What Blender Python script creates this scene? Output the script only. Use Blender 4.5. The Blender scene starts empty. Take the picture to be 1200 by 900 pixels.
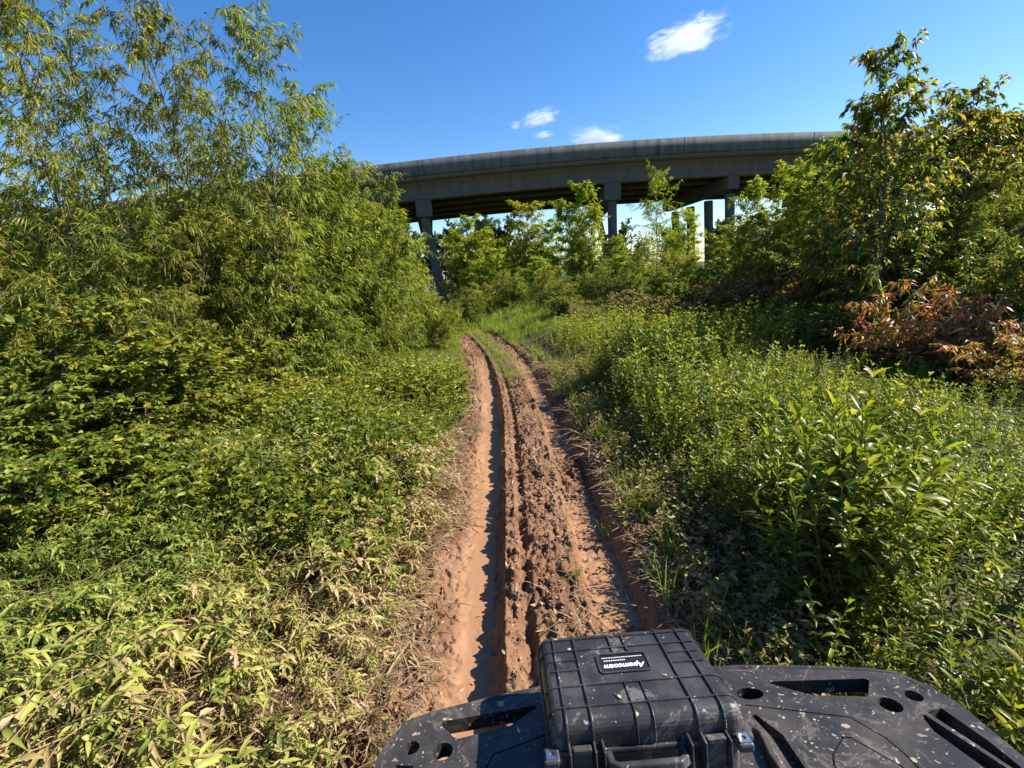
import bpy, bmesh, math, random
import numpy as np
from mathutils import Vector, Matrix

rng = np.random.default_rng(11)
random.seed(11)
SC = bpy.context.scene
COL = SC.collection
R = math.radians

# ------------------------------------------------------------------ helpers
def link(o, parent=None):
    COL.objects.link(o)
    if parent is not None:
        o.parent = parent
    return o

def tag(o, label=None, cat=None, group=None, kind=None):
    if label: o['label'] = label
    if cat: o['category'] = cat
    if group: o['group'] = group
    if kind: o['kind'] = kind
    return o

def empty(name, loc=(0, 0, 0), rot=(0, 0, 0)):
    o = bpy.data.objects.new(name, None)
    o.empty_display_size = 0.2
    o.location = loc
    o.rotation_euler = rot
    return link(o)

def np_mesh(name, V, faces, mat, attrs=None, smooth=False):
    """faces: list of int arrays (n,k)"""
    me = bpy.data.meshes.new(name)
    V = np.asarray(V, np.float32)
    me.vertices.add(len(V)); me.vertices.foreach_set('co', V.ravel())
    loops = []; starts = []; tot = 0
    for F in faces:
        F = np.asarray(F, np.int32)
        if len(F) == 0: continue
        n, k = F.shape
        loops.append(F.ravel()); starts.append(tot + np.arange(n, dtype=np.int32) * k); tot += n * k
    loops = np.concatenate(loops); starts = np.concatenate(starts)
    me.loops.add(len(loops)); me.loops.foreach_set('vertex_index', loops)
    me.polygons.add(len(starts)); me.polygons.foreach_set('loop_start', starts.astype(np.int32))
    if smooth:
        me.polygons.foreach_set('use_smooth', np.ones(len(starts), bool))
    for k, v in (attrs or {}).items():
        a = me.attributes.new(k, 'FLOAT', 'POINT'); a.data.foreach_set('value', np.asarray(v, np.float32))
    me.update(calc_edges=True); me.validate()
    me.materials.append(mat)
    return me

def bm_obj(name, bm, mat, parent=None, smooth=False, bevel=0, seg=2):
    me = bpy.data.meshes.new(name)
    bmesh.ops.recalc_face_normals(bm, faces=bm.faces)
    bm.to_mesh(me); bm.free()
    me.materials.append(mat)
    if smooth:
        for p in me.polygons: p.use_smooth = True
    o = bpy.data.objects.new(name, me); link(o, parent)
    if bevel:
        m = o.modifiers.new('bevel', 'BEVEL'); m.width = bevel; m.segments = seg; m.limit_method = 'ANGLE'; m.angle_limit = R(35)
    return o

def smooth_angle(o, ang=40):
    for p in o.data.polygons: p.use_smooth = True
    m = o.modifiers.new('wn', 'WEIGHTED_NORMAL'); m.keep_sharp = True

def add_box(bm, c, s, rotz=0.0):
    M = Matrix.Translation(c) @ Matrix.Rotation(rotz, 4, 'Z') @ Matrix.Diagonal((s[0], s[1], s[2], 1))
    return bmesh.ops.create_cube(bm, size=1, matrix=M)['verts']

def add_prism(bm, pts, z0, z1):
    b = [bm.verts.new((x, y, z0)) for x, y in pts]; t = [bm.verts.new((x, y, z1)) for x, y in pts]
    n = len(pts)
    bm.faces.new(t); bm.faces.new(b[::-1])
    for i in range(n):
        bm.faces.new((b[i], b[(i + 1) % n], t[(i + 1) % n], t[i]))

def sweep_rect(bm, path, up, w, h):
    """rectangular bar along path, centred across, from -h*.5 to +h*.5 along the local outward 'up' list"""
    n = len(path); rings = []
    for i, (p, u) in enumerate(zip(path, up)):
        p = Vector(p); u = Vector(u).normalized()
        d = (Vector(path[min(i + 1, n - 1)]) - Vector(path[max(i - 1, 0)])).normalized()
        s = d.cross(u).normalized()
        rings.append([bm.verts.new(p + s * a * w / 2 + u * b * h) for a, b in ((-1, -.5), (1, -.5), (.7, .5), (-.7, .5))])
    for a, b in zip(rings, rings[1:]):
        for k in range(4):
            bm.faces.new((a[k], a[(k + 1) % 4], b[(k + 1) % 4], b[k]))
    bm.faces.new(rings[0][::-1]); bm.faces.new(rings[-1])

# ------------------------------------------------------------------ numpy noise
PERM = np.random.default_rng(5).random((256, 256)).astype(np.float32)
PERM2 = np.random.default_rng(6).random((256, 256)).astype(np.float32)
def vnoise(x, y, tab=PERM):
    xi = np.floor(x).astype(int); yi = np.floor(y).astype(int)
    fx = x - xi; fy = y - yi
    fx = fx * fx * (3 - 2 * fx); fy = fy * fy * (3 - 2 * fy)
    g = lambda a, b: tab[a & 255, b & 255]
    return (g(xi, yi) * (1 - fx) + g(xi + 1, yi) * fx) * (1 - fy) + (g(xi, yi + 1) * (1 - fx) + g(xi + 1, yi + 1) * fx) * fy
def fbm(x, y, o=4):
    s = 0; a = 0.5; n = 0
    for i in range(o):
        s = s + a * vnoise(x * 2 ** i + 17.3 * i, y * 2 ** i + 9.1 * i); n += a; a *= 0.5
    return s / n * 2 - 1
def worley(x, y):
    xi = np.floor(x).astype(int); yi = np.floor(y).astype(int)
    best = np.full(x.shape, 9.0)
    hgt = np.zeros(x.shape)
    for dx in (-1, 0, 1):
        for dy in (-1, 0, 1):
            cx = xi + dx; cy = yi + dy
            px = cx + PERM[cx & 255, cy & 255]; py = cy + PERM2[cx & 255, cy & 255]
            d = np.hypot(px - x, py - y)
            m = d < best
            best = np.where(m, d, best); hgt = np.where(m, PERM2[(cx + 71) & 255, (cy + 13) & 255], hgt)
    return best, hgt
def sstep(a, b, x):
    t = np.clip((x - a) / (b - a), 0, 1); return t * t * (3 - 2 * t)

# ------------------------------------------------------------------ terrain functions
def track_x(y):
    """sideways shift of the track centre (0 near the camera, bending away to the left far ahead)"""
    y = np.asarray(y, float)
    t = np.clip(y - 5.0, 0, None)
    return np.where(y < 19, -0.0098 * t ** 2, -0.0098 * 14 ** 2 - 0.30 * (y - 19))
PU = np.array([-60, -12, -6.5, -3.6, -1.6, -0.95, -0.62, -0.47, -0.42, -0.20, -0.165, -0.13, -0.05, -0.02, 0.012, 0.05, 0.20, 0.36, 0.42, 0.68, 0.74, 0.82, 1.25, 1.55, 1.9, 2.4, 4.5, 8, 14, 60])
PZ = np.array([1.2, 1.1, 0.85, 0.42, 0.10, 0.03, -0.01, -0.07, -0.085, -0.085, -0.05, 0.045, 0.045, -0.015, -0.015, 0.035, 0.045, 0.035, -0.085, -0.095, 0.02, 0.07, 0.09, 0.20, 0.34, 0.38, 0.45, 0.72, 1.1, 1.3])
def ground_z(x, y):
    x = np.asarray(x, float); y = np.asarray(y, float)
    u = x - track_x(y)
    near = np.interp(u, PU, PZ)
    rut = (np.abs(u - 0.14) < 0.8)
    fade = 1 - 0.55 * sstep(6, 13, y)
    far = 1 - sstep(20, 30, y)
    z = np.where(rut, near * fade, near) * (0.25 + 0.75 * far)
    z = z + 0.10 * (fbm(x * 1.1 + 5, y * 1.1, 3) - .1) * sstep(-1.0, -1.9, u) * (1 - sstep(12, 20, y))
    return z + 0.05 * fbm(x * 0.5, y * 0.5, 2) * sstep(0.9, 2.2, np.abs(u - .15))
def mud_mask(u, y):
    edge = 0.10 * fbm(u * 0 + y * 1.7, y * 0.9 + 3, 3)
    a = sstep(-1.0, -0.62, u + edge) * (1 - sstep(0.74, 0.98, u + edge))
    hump = sstep(7.0, 10.5, y) * np.exp(-((u - 0.12) / 0.30) ** 2)
    return np.clip(a * (1 - 0.9 * hump) * (1 - sstep(17, 21, y)), 0, 1)

# ------------------------------------------------------------------ materials
def new_mat(name):
    m = bpy.data.materials.new(name); m.use_nodes = True
    nt = m.node_tree; nt.nodes.clear()
    out = nt.nodes.new('ShaderNodeOutputMaterial')
    return m, nt, out
def ramp(nt, fac, stops, interp='LINEAR'):
    r = nt.nodes.new('ShaderNodeValToRGB'); r.color_ramp.interpolation = interp
    e = r.color_ramp.elements
    while len(e) < len(stops): e.new(0.5)
    for el, (p, c) in zip(e, stops):
        el.position = p; el.color = (c[0], c[1], c[2], 1)
    nt.links.new(fac, r.inputs[0]); return r.outputs[0]
def mathn(nt, op, a, b=None):
    n = nt.nodes.new('ShaderNodeMath'); n.operation = op
    for i, v in enumerate((a, b)):
        if v is None: continue
        if isinstance(v, (int, float)): n.inputs[i].default_value = v
        else: nt.links.new(v, n.inputs[i])
    return n.outputs[0]
def mixc(nt, fac, a, b, mode='MIX'):
    n = nt.nodes.new('ShaderNodeMix'); n.data_type = 'RGBA'; n.blend_type = mode
    for s, v in ((n.inputs[0], fac), (n.inputs[6], a), (n.inputs[7], b)):
        if isinstance(v, (int, float)): s.default_value = v
        elif isinstance(v, tuple): s.default_value = (*v, 1) if len(v) == 3 else v
        else: nt.links.new(v, s)
    return n.outputs[2]
def noise(nt, scale, detail=4, rough=0.55, coord=None, kind='Object', dist=0.0):
    n = nt.nodes.new('ShaderNodeTexNoise'); n.inputs['Scale'].default_value = scale
    n.inputs['Detail'].default_value = detail; n.inputs['Roughness'].default_value = rough; n.inputs['Distortion'].default_value = dist
    if coord is None:
        tc = nt.nodes.new('ShaderNodeTexCoord'); coord = tc.outputs[kind]
    nt.links.new(coord, n.inputs['Vector']); return n.outputs['Fac']
def attr(nt, name):
    a = nt.nodes.new('ShaderNodeAttribute'); a.attribute_name = name; return a.outputs['Fac']
def principled(nt, out, base, rough=0.6, spec=0.5, metal=0.0, bump=None, bump_s=0.3, bump_d=0.01):
    p = nt.nodes.new('ShaderNodeBsdfPrincipled')
    for k, v in (('Base Color', base), ('Roughness', rough), ('Specular IOR Level', spec), ('Metallic', metal)):
        s = p.inputs[k]
        if isinstance(v, (int, float)): s.default_value = v
        elif isinstance(v, tuple): s.default_value = (*v, 1)
        else: nt.links.new(v, s)
    if bump is not None:
        b = nt.nodes.new('ShaderNodeBump'); b.inputs['Strength'].default_value = bump_s; b.inputs['Distance'].default_value = bump_d
        nt.links.new(bump, b.inputs['Height']); nt.links.new(b.outputs[0], p.inputs['Normal'])
    if out is not None: nt.links.new(p.outputs[0], out.inputs[0])
    return p

def leaf_mat(name, stops, trans=0.4, rough=0.42, spec=0.5, var=0.06, tgain=(1.2, 1.25, 0.6)):
    m, nt, out = new_mat(name)
    c = ramp(nt, attr(nt, 'tint'), stops)
    oi = nt.nodes.new('ShaderNodeObjectInfo')
    h = nt.nodes.new('ShaderNodeHueSaturation')
    nt.links.new(c, h.inputs['Color'])
    mr = nt.nodes.new('ShaderNodeMapRange'); nt.links.new(oi.outputs['Random'], mr.inputs[0])
    mr.inputs[3].default_value = 0.5 - var * 0.35; mr.inputs[4].default_value = 0.5 + var * 0.25
    nt.links.new(mr.outputs[0], h.inputs['Hue'])
    mr2 = nt.nodes.new('ShaderNodeMapRange'); nt.links.new(mathn(nt, 'FRACT', mathn(nt, 'MULTIPLY', oi.outputs['Random'], 7.31)), mr2.inputs[0])
    mr2.inputs[3].default_value = 1 - var * 3; mr2.inputs[4].default_value = 1 + var * 3
    nt.links.new(mr2.outputs[0], h.inputs['Value'])
    col = h.outputs[0]
    p = principled(nt, None, col, rough, spec)
    t = nt.nodes.new('ShaderNodeBsdfTranslucent')
    nt.links.new(mixc(nt, 1.0, col, tgain, 'MULTIPLY'), t.inputs[0])
    mx = nt.nodes.new('ShaderNodeMixShader'); mx.inputs[0].default_value = trans
    nt.links.new(p.outputs[0], mx.inputs[1]); nt.links.new(t.outputs[0], mx.inputs[2]); nt.links.new(mx.outputs[0], out.inputs[0])
    return m

M = {}
M['willow'] = leaf_mat('willow_leaf', [(0, (.060, .088, .013)), (.35, (.15, .19, .020)), (.7, (.245, .28, .030)), (.92, (.37, .37, .05)), (1, (.40, .27, .06))], .46, rough=.5, spec=.3)
M['willow_near'] = leaf_mat('willow_leaf_dusty', [(0, (.060, .085, .014)), (.35, (.14, .185, .023)), (.7, (.235, .268, .036)), (.93, (.36, .35, .06)), (1, (.40, .29, .10))], .44, rough=.5, spec=.3)
M['broad'] = leaf_mat('broad_leaf', [(0, (.05, .08, .014)), (.42, (.135, .18, .022)), (.70, (.24, .265, .030)), (.9, (.33, .31, .03)), (1, (.42, .35, .04))], .46, rough=.45, spec=.35)
M['broad_autumn'] = leaf_mat('turning_leaf', [(0, (.035, .062, .012)), (.42, (.10, .145, .018)), (.68, (.23, .245, .025)), (.88, (.40, .32, .03)), (1, (.52, .20, .04))], .5, rough=.45, spec=.35)
M['red'] = leaf_mat('red_leaf', [(0, (.08, .11, .02)), (.32, (.19, .19, .03)), (.50, (.38, .12, .05)), (.72, (.52, .18, .10)), (.86, (.50, .27, .07)), (1, (.52, .40, .13))], .4, rough=.42, spec=.4)
M['brown'] = leaf_mat('dry_leaf', [(0, (.06, .085, .018)), (.38, (.15, .16, .03)), (.7, (.34, .20, .05)), (1, (.46, .31, .13))], .35, rough=.6, spec=.3)
M['weed'] = leaf_mat('weed_leaf', [(0, (.05, .082, .011)), (.4, (.135, .18, .018)), (.72, (.24, .265, .026)), (.9, (.36, .35, .05)), (1, (.42, .33, .12))], .44, rough=.42, spec=.4)
M['trample'] = leaf_mat('trampled_leaf', [(0, (.065, .10, .015)), (.35, (.165, .21, .032)), (.62, (.30, .32, .06)), (.82, (.36, .31, .10)), (1, (.36, .27, .13))], .36, rough=.5, spec=.35)
M['grass'] = leaf_mat('grass_blade', [(0, (.07, .11, .018)), (.45, (.16, .22, .028)), (.8, (.26, .30, .045)), (1, (.42, .36, .12))], .44, rough=.5, spec=.3)
M['straw'] = leaf_mat('straw', [(0, (.12, .08, .04)), (.4, (.25, .175, .09)), (.8, (.38, .28, .155)), (1, (.46, .36, .21))], .25, rough=.7, spec=.2)
M['litter'] = leaf_mat('leaf_litter', [(0, (.07, .035, .03)), (.4, (.16, .09, .07)), (.75, (.30, .20, .13)), (1, (.44, .34, .22))], .15, rough=.7, spec=.25)
M['far'] = leaf_mat('far_leaf', [(0, (.03, .055, .018)), (.5, (.06, .095, .025)), (.85, (.12, .15, .035)), (1, (.18, .18, .05))], .35, rough=.55, spec=.3)

def bark(name, c1, c2):
    m, nt, out = new_mat(name)
    n = noise(nt, 14, 5, .6)
    principled(nt, out, ramp(nt, n, [(.3, c1), (.7, c2)]), .85, .2, bump=n, bump_s=.5, bump_d=.01)
    return m
M['bark'] = bark('willow_bark', (.06, .045, .032), (.17, .135, .10))
M['twig'] = bark('dry_twig', (.12, .09, .065), (.27, .22, .17))

def ground_material():
    m, nt, out = new_mat('mud_and_soil')
    tc = nt.nodes.new('ShaderNodeTexCoord'); co = tc.outputs['Object']
    n1 = noise(nt, 2.2, 5, .6, co); n2 = noise(nt, 22, 6, .65, co); n3 = noise(nt, 120, 3, .6, co)
    mudc = ramp(nt, n2, [(.25, (.065, .036, .023)), (.5, (.16, .089, .050)), (.78, (.28, .165, .09))])
    mudc = mixc(nt, ramp(nt, n1, [(.35, (0, 0, 0)), (.7, (.6, .6, .6))]), mudc, (.30, .15, .07))
    lit = ramp(nt, noise(nt, 35, 5, .7, co), [(.25, (.028, .020, .011)), (.5, (.075, .054, .030)), (.8, (.17, .125, .07))])
    lit = mixc(nt, attr(nt, 'turf'), lit, ramp(nt, noise(nt, 6, 5, .7, co), [(.3, (.03, .042, .011)), (.7, (.095, .11, .028))]))
    base = mixc(nt, attr(nt, 'mud'), lit, mudc)
    base = mixc(nt, ramp(nt, noise(nt, 1.1, 4, .6, co), [(.42, (0, 0, 0)), (.60, (.75, .75, .75))]), base, mixc(nt, 1.0, base, (.42, .36, .36), 'MULTIPLY'))
    smoothmud = mixc(nt, mathn(nt, 'MULTIPLY', n3, .5), (.285, .155, .083), (.22, .12, .066))
    base = mixc(nt, attr(nt, 'wet'), base, smoothmud)
    rr = nt.nodes.new('ShaderNodeMapRange'); nt.links.new(attr(nt, 'wet'), rr.inputs[0]); rr.inputs[3].default_value = .8; rr.inputs[4].default_value = .45
    rgh = mathn(nt, 'SUBTRACT', rr.outputs[0], mathn(nt, 'MULTIPLY', n1, .12))
    hgt = mathn(nt, 'ADD', mathn(nt, 'MULTIPLY', n2, .7), mathn(nt, 'MULTIPLY', n3, .3))
    amt = mathn(nt, 'MULTIPLY', hgt, mathn(nt, 'SUBTRACT', 1.0, mathn(nt, 'MULTIPLY', attr(nt, 'wet'), .88)))
    principled(nt, out, base, rgh, .18, bump=amt, bump_s=.9, bump_d=.02)
    return m
M['ground'] = ground_material()
def crumb_material():
    m, nt, out = new_mat('mud_crumb')
    c = ramp(nt, attr(nt, 'tint'), [(0, (.06, .032, .024)), (.5, (.18, .095, .06)), (1, (.33, .20, .125))])
    principled(nt, out, c, .85, .25, bump=noise(nt, 200, 3), bump_s=.5, bump_d=.004); return m
M['crumb'] = crumb_material()

def water_material():
    m, nt, out = new_mat('muddy_water')
    n = noise(nt, 3.0, 3, .5)
    c = ramp(nt, n, [(.3, (.25, .138, .070)), (.7, (.33, .185, .088))])
    principled(nt, out, c, .34, .12, bump=noise(nt, 9, 2, .5), bump_s=.08, bump_d=.01)
    return m
M['water'] = water_material()

def concrete_material(name, lo, hi, streak=1.0):
    m, nt, out = new_mat(name)
    tc = nt.nodes.new('ShaderNodeTexCoord')
    mp = nt.nodes.new('ShaderNodeMapping'); mp.inputs['Scale'].default_value = (.95, .95, 0.16)
    nt.links.new(tc.outputs['Object'], mp.inputs[0])
    st = noise(nt, 2.2, 5, .7, mp.outputs[0]); n = noise(nt, .8, 5, .6, tc.outputs['Object']); fine = noise(nt, 25, 3, .6, tc.outputs['Object'])
    c = ramp(nt, mathn(nt, 'ADD', mathn(nt, 'MULTIPLY', n, .6), mathn(nt, 'MULTIPLY', fine, .4)), [(.3, lo), (.7, hi)])
    dark = ramp(nt, mathn(nt, 'ADD', mathn(nt, 'MULTIPLY', st, .7), mathn(nt, 'MULTIPLY', n, .3)), [(.46, (1, 1, 1)), (.62, (.45, .44, .42))])
    c = mixc(nt, streak, c, dark, 'MULTIPLY')
    principled(nt, out, c, .85, .25, bump=fine, bump_s=.2, bump_d=.02)
    return m
M['parapet'] = concrete_material('weathered_concrete', (.085, .092, .092), (.135, .138, .135))
M['girder'] = concrete_material('girder_concrete', (.085, .078, .058), (.125, .114, .088), .5)
M['pier'] = concrete_material('pier_concrete_shade_toned', (.06, .064, .063), (.095, .096, .09), .4)  # shade beneath the deck is put into this darker concrete colour

def plastic_material(name, base, rough, dirt, dirt_scale=30, dirtcol=(.42, .33, .25), bumpy=.25):
    m, nt, out = new_mat(name)
    tc = nt.nodes.new('ShaderNodeTexCoord'); co = tc.outputs['Object']
    wob = nt.nodes.new('ShaderNodeVectorMath'); wob.operation = 'ADD'
    nn = nt.nodes.new('ShaderNodeTexNoise'); nn.inputs['Scale'].default_value = 45; nn.inputs['Detail'].default_value = 4; nt.links.new(co, nn.inputs['Vector'])
    sc = nt.nodes.new('ShaderNodeVectorMath'); sc.operation = 'SCALE'; sc.inputs['Scale'].default_value = .035; nt.links.new(nn.outputs['Color'], sc.inputs[0])
    nt.links.new(co, wob.inputs[0]); nt.links.new(sc.outputs[0], wob.inputs[1])
    def layer(scale, power, amt):
        v = nt.nodes.new('ShaderNodeTexVoronoi'); v.inputs['Scale'].default_value = scale
        nt.links.new(wob.outputs[0], v.inputs['Vector'])
        sp = nt.nodes.new('ShaderNodeSeparateColor'); nt.links.new(v.outputs['Color'], sp.inputs[0])
        rad = mathn(nt, 'MULTIPLY', mathn(nt, 'POWER', sp.outputs[0], power), amt)
        hit = nt.nodes.new('ShaderNodeMapRange'); nt.links.new(mathn(nt, 'SUBTRACT', rad, v.outputs['Distance']), hit.inputs[0])
        hit.inputs[1].default_value = 0; hit.inputs[2].default_value = .06
        return mathn(nt, 'MULTIPLY', hit.outputs[0], mathn(nt, 'ADD', .2, mathn(nt, 'MULTIPLY', sp.outputs[1], .8)))
    splat = mathn(nt, 'MAXIMUM', layer(dirt_scale * .5, 5.0, dirt), layer(dirt_scale * 1.9, 4.0, dirt))
    big = noise(nt, 7, 5, .65, co); film = ramp(nt, big, [(.42, (.01, .01, .01)), (.75, (.15, .15, .15))])
    c = mixc(nt, film, base, dirtcol)
    scr = noise(nt, 9, 6, .75, co, dist=1.5); c = mixc(nt, ramp(nt, scr, [(.56, (0, 0, 0)), (.60, (.22, .22, .22)), (.64, (0, 0, 0))]), c, dirtcol)
    c = mixc(nt, splat, c, dirtcol)
    fine = noise(nt, 380, 2, .5, co)
    rg = mathn(nt, 'ADD', rough, mathn(nt, 'MULTIPLY', mathn(nt, 'MAXIMUM', splat, film), .35))
    hh = mathn(nt, 'ADD', mathn(nt, 'MULTIPLY', fine, .4), mathn(nt, 'MULTIPLY', splat, .6))
    principled(nt, out, c, rg, .3, bump=hh, bump_s=bumpy, bump_d=.002)
    return m
M['rack'] = plastic_material('muddy_black_plastic', (.019, .0185, .0195), .36, .44, 60, (.34, .275, .215))
M['case'] = plastic_material('scuffed_case_plastic', (.017, .0172, .018), .33, .24, 60, (.40, .38, .36), .35)
M['black'] = plastic_material('dark_plastic', (.012, .012, .013), .5, .1, 20)
def simple(name, c, rough=.5, metal=0, spec=.5):
    m, nt, out = new_mat(name); n = noise(nt, 60, 3)
    principled(nt, out, mixc(nt, mathn(nt, 'MULTIPLY', n, .35), c, tuple(k * .5 for k in c)), rough, spec, metal); return m
M['steel'] = simple('bright_steel', (.72, .72, .72), .28, 1)
M['label'] = simple('label_black', (.012, .012, .014), .35)
M['print'] = simple('white_print', (.75, .75, .75), .5)
M['tyre'] = simple('tyre_rubber', (.03, .025, .022), .85)
M['rim'] = simple('rim_grey', (.15, .15, .15), .5, 1)
M['leaf_bit'] = simple('dead_leaf', (.55, .42, .24), .6)
M['asphalt'] = simple('bridge_asphalt', (.06, .06, .06), .9)

# ------------------------------------------------------------------ leaves
# templates: (s across -1..1, t along 0..1, fold height) and faces
T_DIA = (np.array([(0, 0, 0), (-1, .42, .25), (1, .42, .25), (0, 1, 0)]), [np.array([(0, 3, 1), (0, 2, 3)])])
T_LAN = (np.array([(0, 0, 0), (-.8, .28, .22), (0, .30, 0), (.8, .28, .22), (-.75, .62, .2), (0, .62, 0), (.75, .62, .2), (0, 1, 0)]),
         [np.array([(0, 2, 1), (0, 3, 2), (4, 5, 7), (5, 6, 7)]), np.array([(1, 2, 5, 4), (2, 3, 6, 5)])])
T_OVA = (np.array([(0, 0, 0), (-.62, .14, .10), (.62, .14, .10), (-1, .40, .16), (0, .40, 0), (1, .40, .16), (-.72, .70, .13), (0, .70, 0), (.72, .70, .13), (0, 1, 0)]),
         [np.array([(0, 4, 1), (0, 2, 4), (1, 4, 3), (2, 5, 4), (6, 7, 9), (7, 8, 9)]), np.array([(3, 4, 7, 6), (4, 5, 8, 7)])])
T_BLA = (np.array([(-.7, 0, 0), (.7, 0, 0), (-1, .35, 0), (1, .35, 0), (-.7, .7, 0), (.7, .7, 0), (0, 1, 0)]),
         [np.array([(0, 1, 3, 2), (2, 3, 5, 4)]), np.array([(4, 5, 6)])])

def nrm(v): return v / np.maximum(np.linalg.norm(v, axis=-1, keepdims=True), 1e-9)
def leaves(P, D, L, W, T, droop=0.25, twist=0.6, r=rng):
    """leaf meshes at P growing along D; returns V, faces"""
    tp, tf = T; n = len(P); k = len(tp)
    D = nrm(D); up = np.tile((0, 0, 1.0), (n, 1)) + r.normal(0, twist, (n, 3))
    S = nrm(np.cross(D, up)); N = np.cross(S, D)
    s = tp[:, 0]; t = tp[:, 1]; h = tp[:, 2]
    L = np.broadcast_to(L, (n,)); W = np.broadcast_to(W, (n,))
    dr = np.broadcast_to(droop, (n,))
    V = (P[:, None, :] + D[:, None, :] * (t[None, :, None] * L[:, None, None]) + S[:, None, :] * (s[None, :, None] * .5 * W[:, None, None])
         + N[:, None, :] * (h[None, :, None] * W[:, None, None]))
    V[:, :, 2] -= (t ** 2)[None, :] * (dr * L)[:, None]
    off = (np.arange(n) * k)[:, None, None]
    F = [(f[None] + off).reshape(-1, f.shape[1]) for f in tf]
    return V.reshape(-1, 3), F, k

def tubes(paths, radii, sides=5):
    Vs = []; Fs = []; o = 0
    for P, r in zip(paths, radii):
        P = np.asarray(P, float); n = len(P)
        d = np.gradient(P, axis=0); d = nrm(d)
        ref = np.where(np.abs(d[:, 2:3]) > .9, np.array([[1., 0, 0]]), np.array([[0, 0, 1.]]))
        a = nrm(np.cross(d, ref)); b = np.cross(d, a)
        th = np.arange(sides) * 2 * np.pi / sides
        ring = P[:, None] + (a[:, None] * np.cos(th)[None, :, None] + b[:, None] * np.sin(th)[None, :, None]) * np.asarray(r)[:, None, None]
        Vs.append(ring.reshape(-1, 3))
        i = np.arange(n - 1)[:, None] * sides; j = np.arange(sides)[None]; j2 = (j + 1) % sides
        Fs.append(np.stack([i + j, i + j2, i + sides + j2, i + sides + j], -1).reshape(-1, 4) + o)
        o += n * sides
    return np.concatenate(Vs), [np.concatenate(Fs)]

def polyline(p0, d0, L, n, r, wob=.12, grav=0.0):
    """wandering path; grav>0 bends down, <0 bends up"""
    P = [np.array(p0, float)]; d = nrm(np.array(d0, float))
    for i in range(n):
        d = nrm(d + r.normal(0, wob, 3) + np.array([0, 0, -grav]))
        P.append(P[-1] + d * L / n)
    return np.array(P)

def gen_plant(seed, H, stems=1, stem_r=.03, spread=.2, base_frac=.25, nb=26, blen=.33, bang=(35, 60), twigs=5, tlen=.45,
              lpt=9, llen=.16, lwid=.028, T=T_DIA, ldroop=.5, hang=.4, clump=0.0, top_taper=.75, tint_mu=.5, tint_sd=.22, bgrav=.03):
    """returns (trunk V,F), (leaf V,F,tint)"""
    r = np.random.default_rng(seed)
    paths = []; rads = []; LP = []; LD = []; LT = []
    for s in range(stems):
        az = r.uniform(0, 2 * np.pi) if stems == 1 else 2 * np.pi * s / stems + r.uniform(-.5, .5)
        lean = spread * (r.uniform(.3, 1) if stems > 1 else r.uniform(.0, .6))
        h = H * (1 if s == 0 else r.uniform(.6, .95))
        st = polyline((0.06 * math.cos(az) * (stems > 1), .06 * math.sin(az) * (stems > 1), -.05), (math.cos(az) * lean, math.sin(az) * lean, 1), h * 1.03, 12, r, .05, -.03)
        paths.append(st); rr = stem_r * (1 if s == 0 else .75)
        rads.append(rr * (1 - .9 * np.linspace(0, 1, len(st)) ** .8))
        n_b = max(4, int(nb / (1 if stems == 1 else stems ** .75)))
        for b in range(n_b):
            f = base_frac + (1 - base_frac) * ((b + r.uniform(0, 1)) / n_b) ** .9
            p = st[0] * 0 + np.array([np.interp(f, np.linspace(0, 1, len(st)), st[:, i]) for i in range(3)])
            a = b * 2.4 + r.uniform(-.5, .5) + s
            el = R(r.uniform(*bang)) * (1 if f < .85 else 1.25)
            bl = H * blen * (1 - top_taper * f ** 1.5) * r.uniform(.6, 1.15) * (min(1, .45 + f / max(base_frac, .05) * .4) if f < base_frac * 1.5 else 1)
            bp = polyline(p, (math.cos(a) * math.cos(el), math.sin(a) * math.cos(el), math.sin(el)), bl, 6, r, .13, bgrav)
            paths.append(bp); rads.append(rr * .42 * (1 - f * .6) * (1 - .85 * np.linspace(0, 1, 7)))
            for t in range(twigs):
                ft = .25 + .75 * (t + r.uniform(0, 1)) / twigs
                q = np.array([np.interp(ft, np.linspace(0, 1, 7), bp[:, i]) for i in range(3)])
                dirb = bp[-1] - bp[0]; dirb = dirb / (np.linalg.norm(dirb) + 1e-6)
                d = nrm(dirb * .8 + r.normal(0, .55, 3) + np.array([0, 0, .15]))
                tl = bl * tlen * r.uniform(.5, 1.1) * (1.15 - .4 * ft)
                tp = polyline(q, d, tl, 4, r, .12, hang * .3)
                paths.append(tp); rads.append(np.full(5, max(.0016, rr * .06)) * np.linspace(1, .5, 5))
                m = max(3, int(lpt * r.uniform(.7, 1.3)))
                fr = (np.arange(m) + r.uniform(0, 1, m)) / m
                pos = np.stack([np.interp(fr, np.linspace(0, 1, 5), tp[:, i]) for i in range(3)], 1)
                ld = nrm(tp[-1] - tp[0])[None] * .7 + r.normal(0, .55, (m, 3)) + np.array([0, 0, -hang])[None]
                LP.append(pos); LD.append(ld)
                tm = tint_mu + r.normal(0, .13) + .10 * (f - .5)
                LT.append(np.clip(r.normal(tm, tint_sd, m), 0, 1))
    LP = np.concatenate(LP); LD = np.concatenate(LD); LT = np.concatenate(LT)
    n = len(LP)
    L = llen * r.uniform(.55, 1.2, n); W = lwid * r.uniform(.75, 1.25, n)
    V, F, k = leaves(LP, LD, L, W, T, ldroop * r.uniform(.4, 1.3, n), .7, r)
    return tubes(paths, rads, 5), (V, F, np.repeat(LT, k), n)

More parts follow.
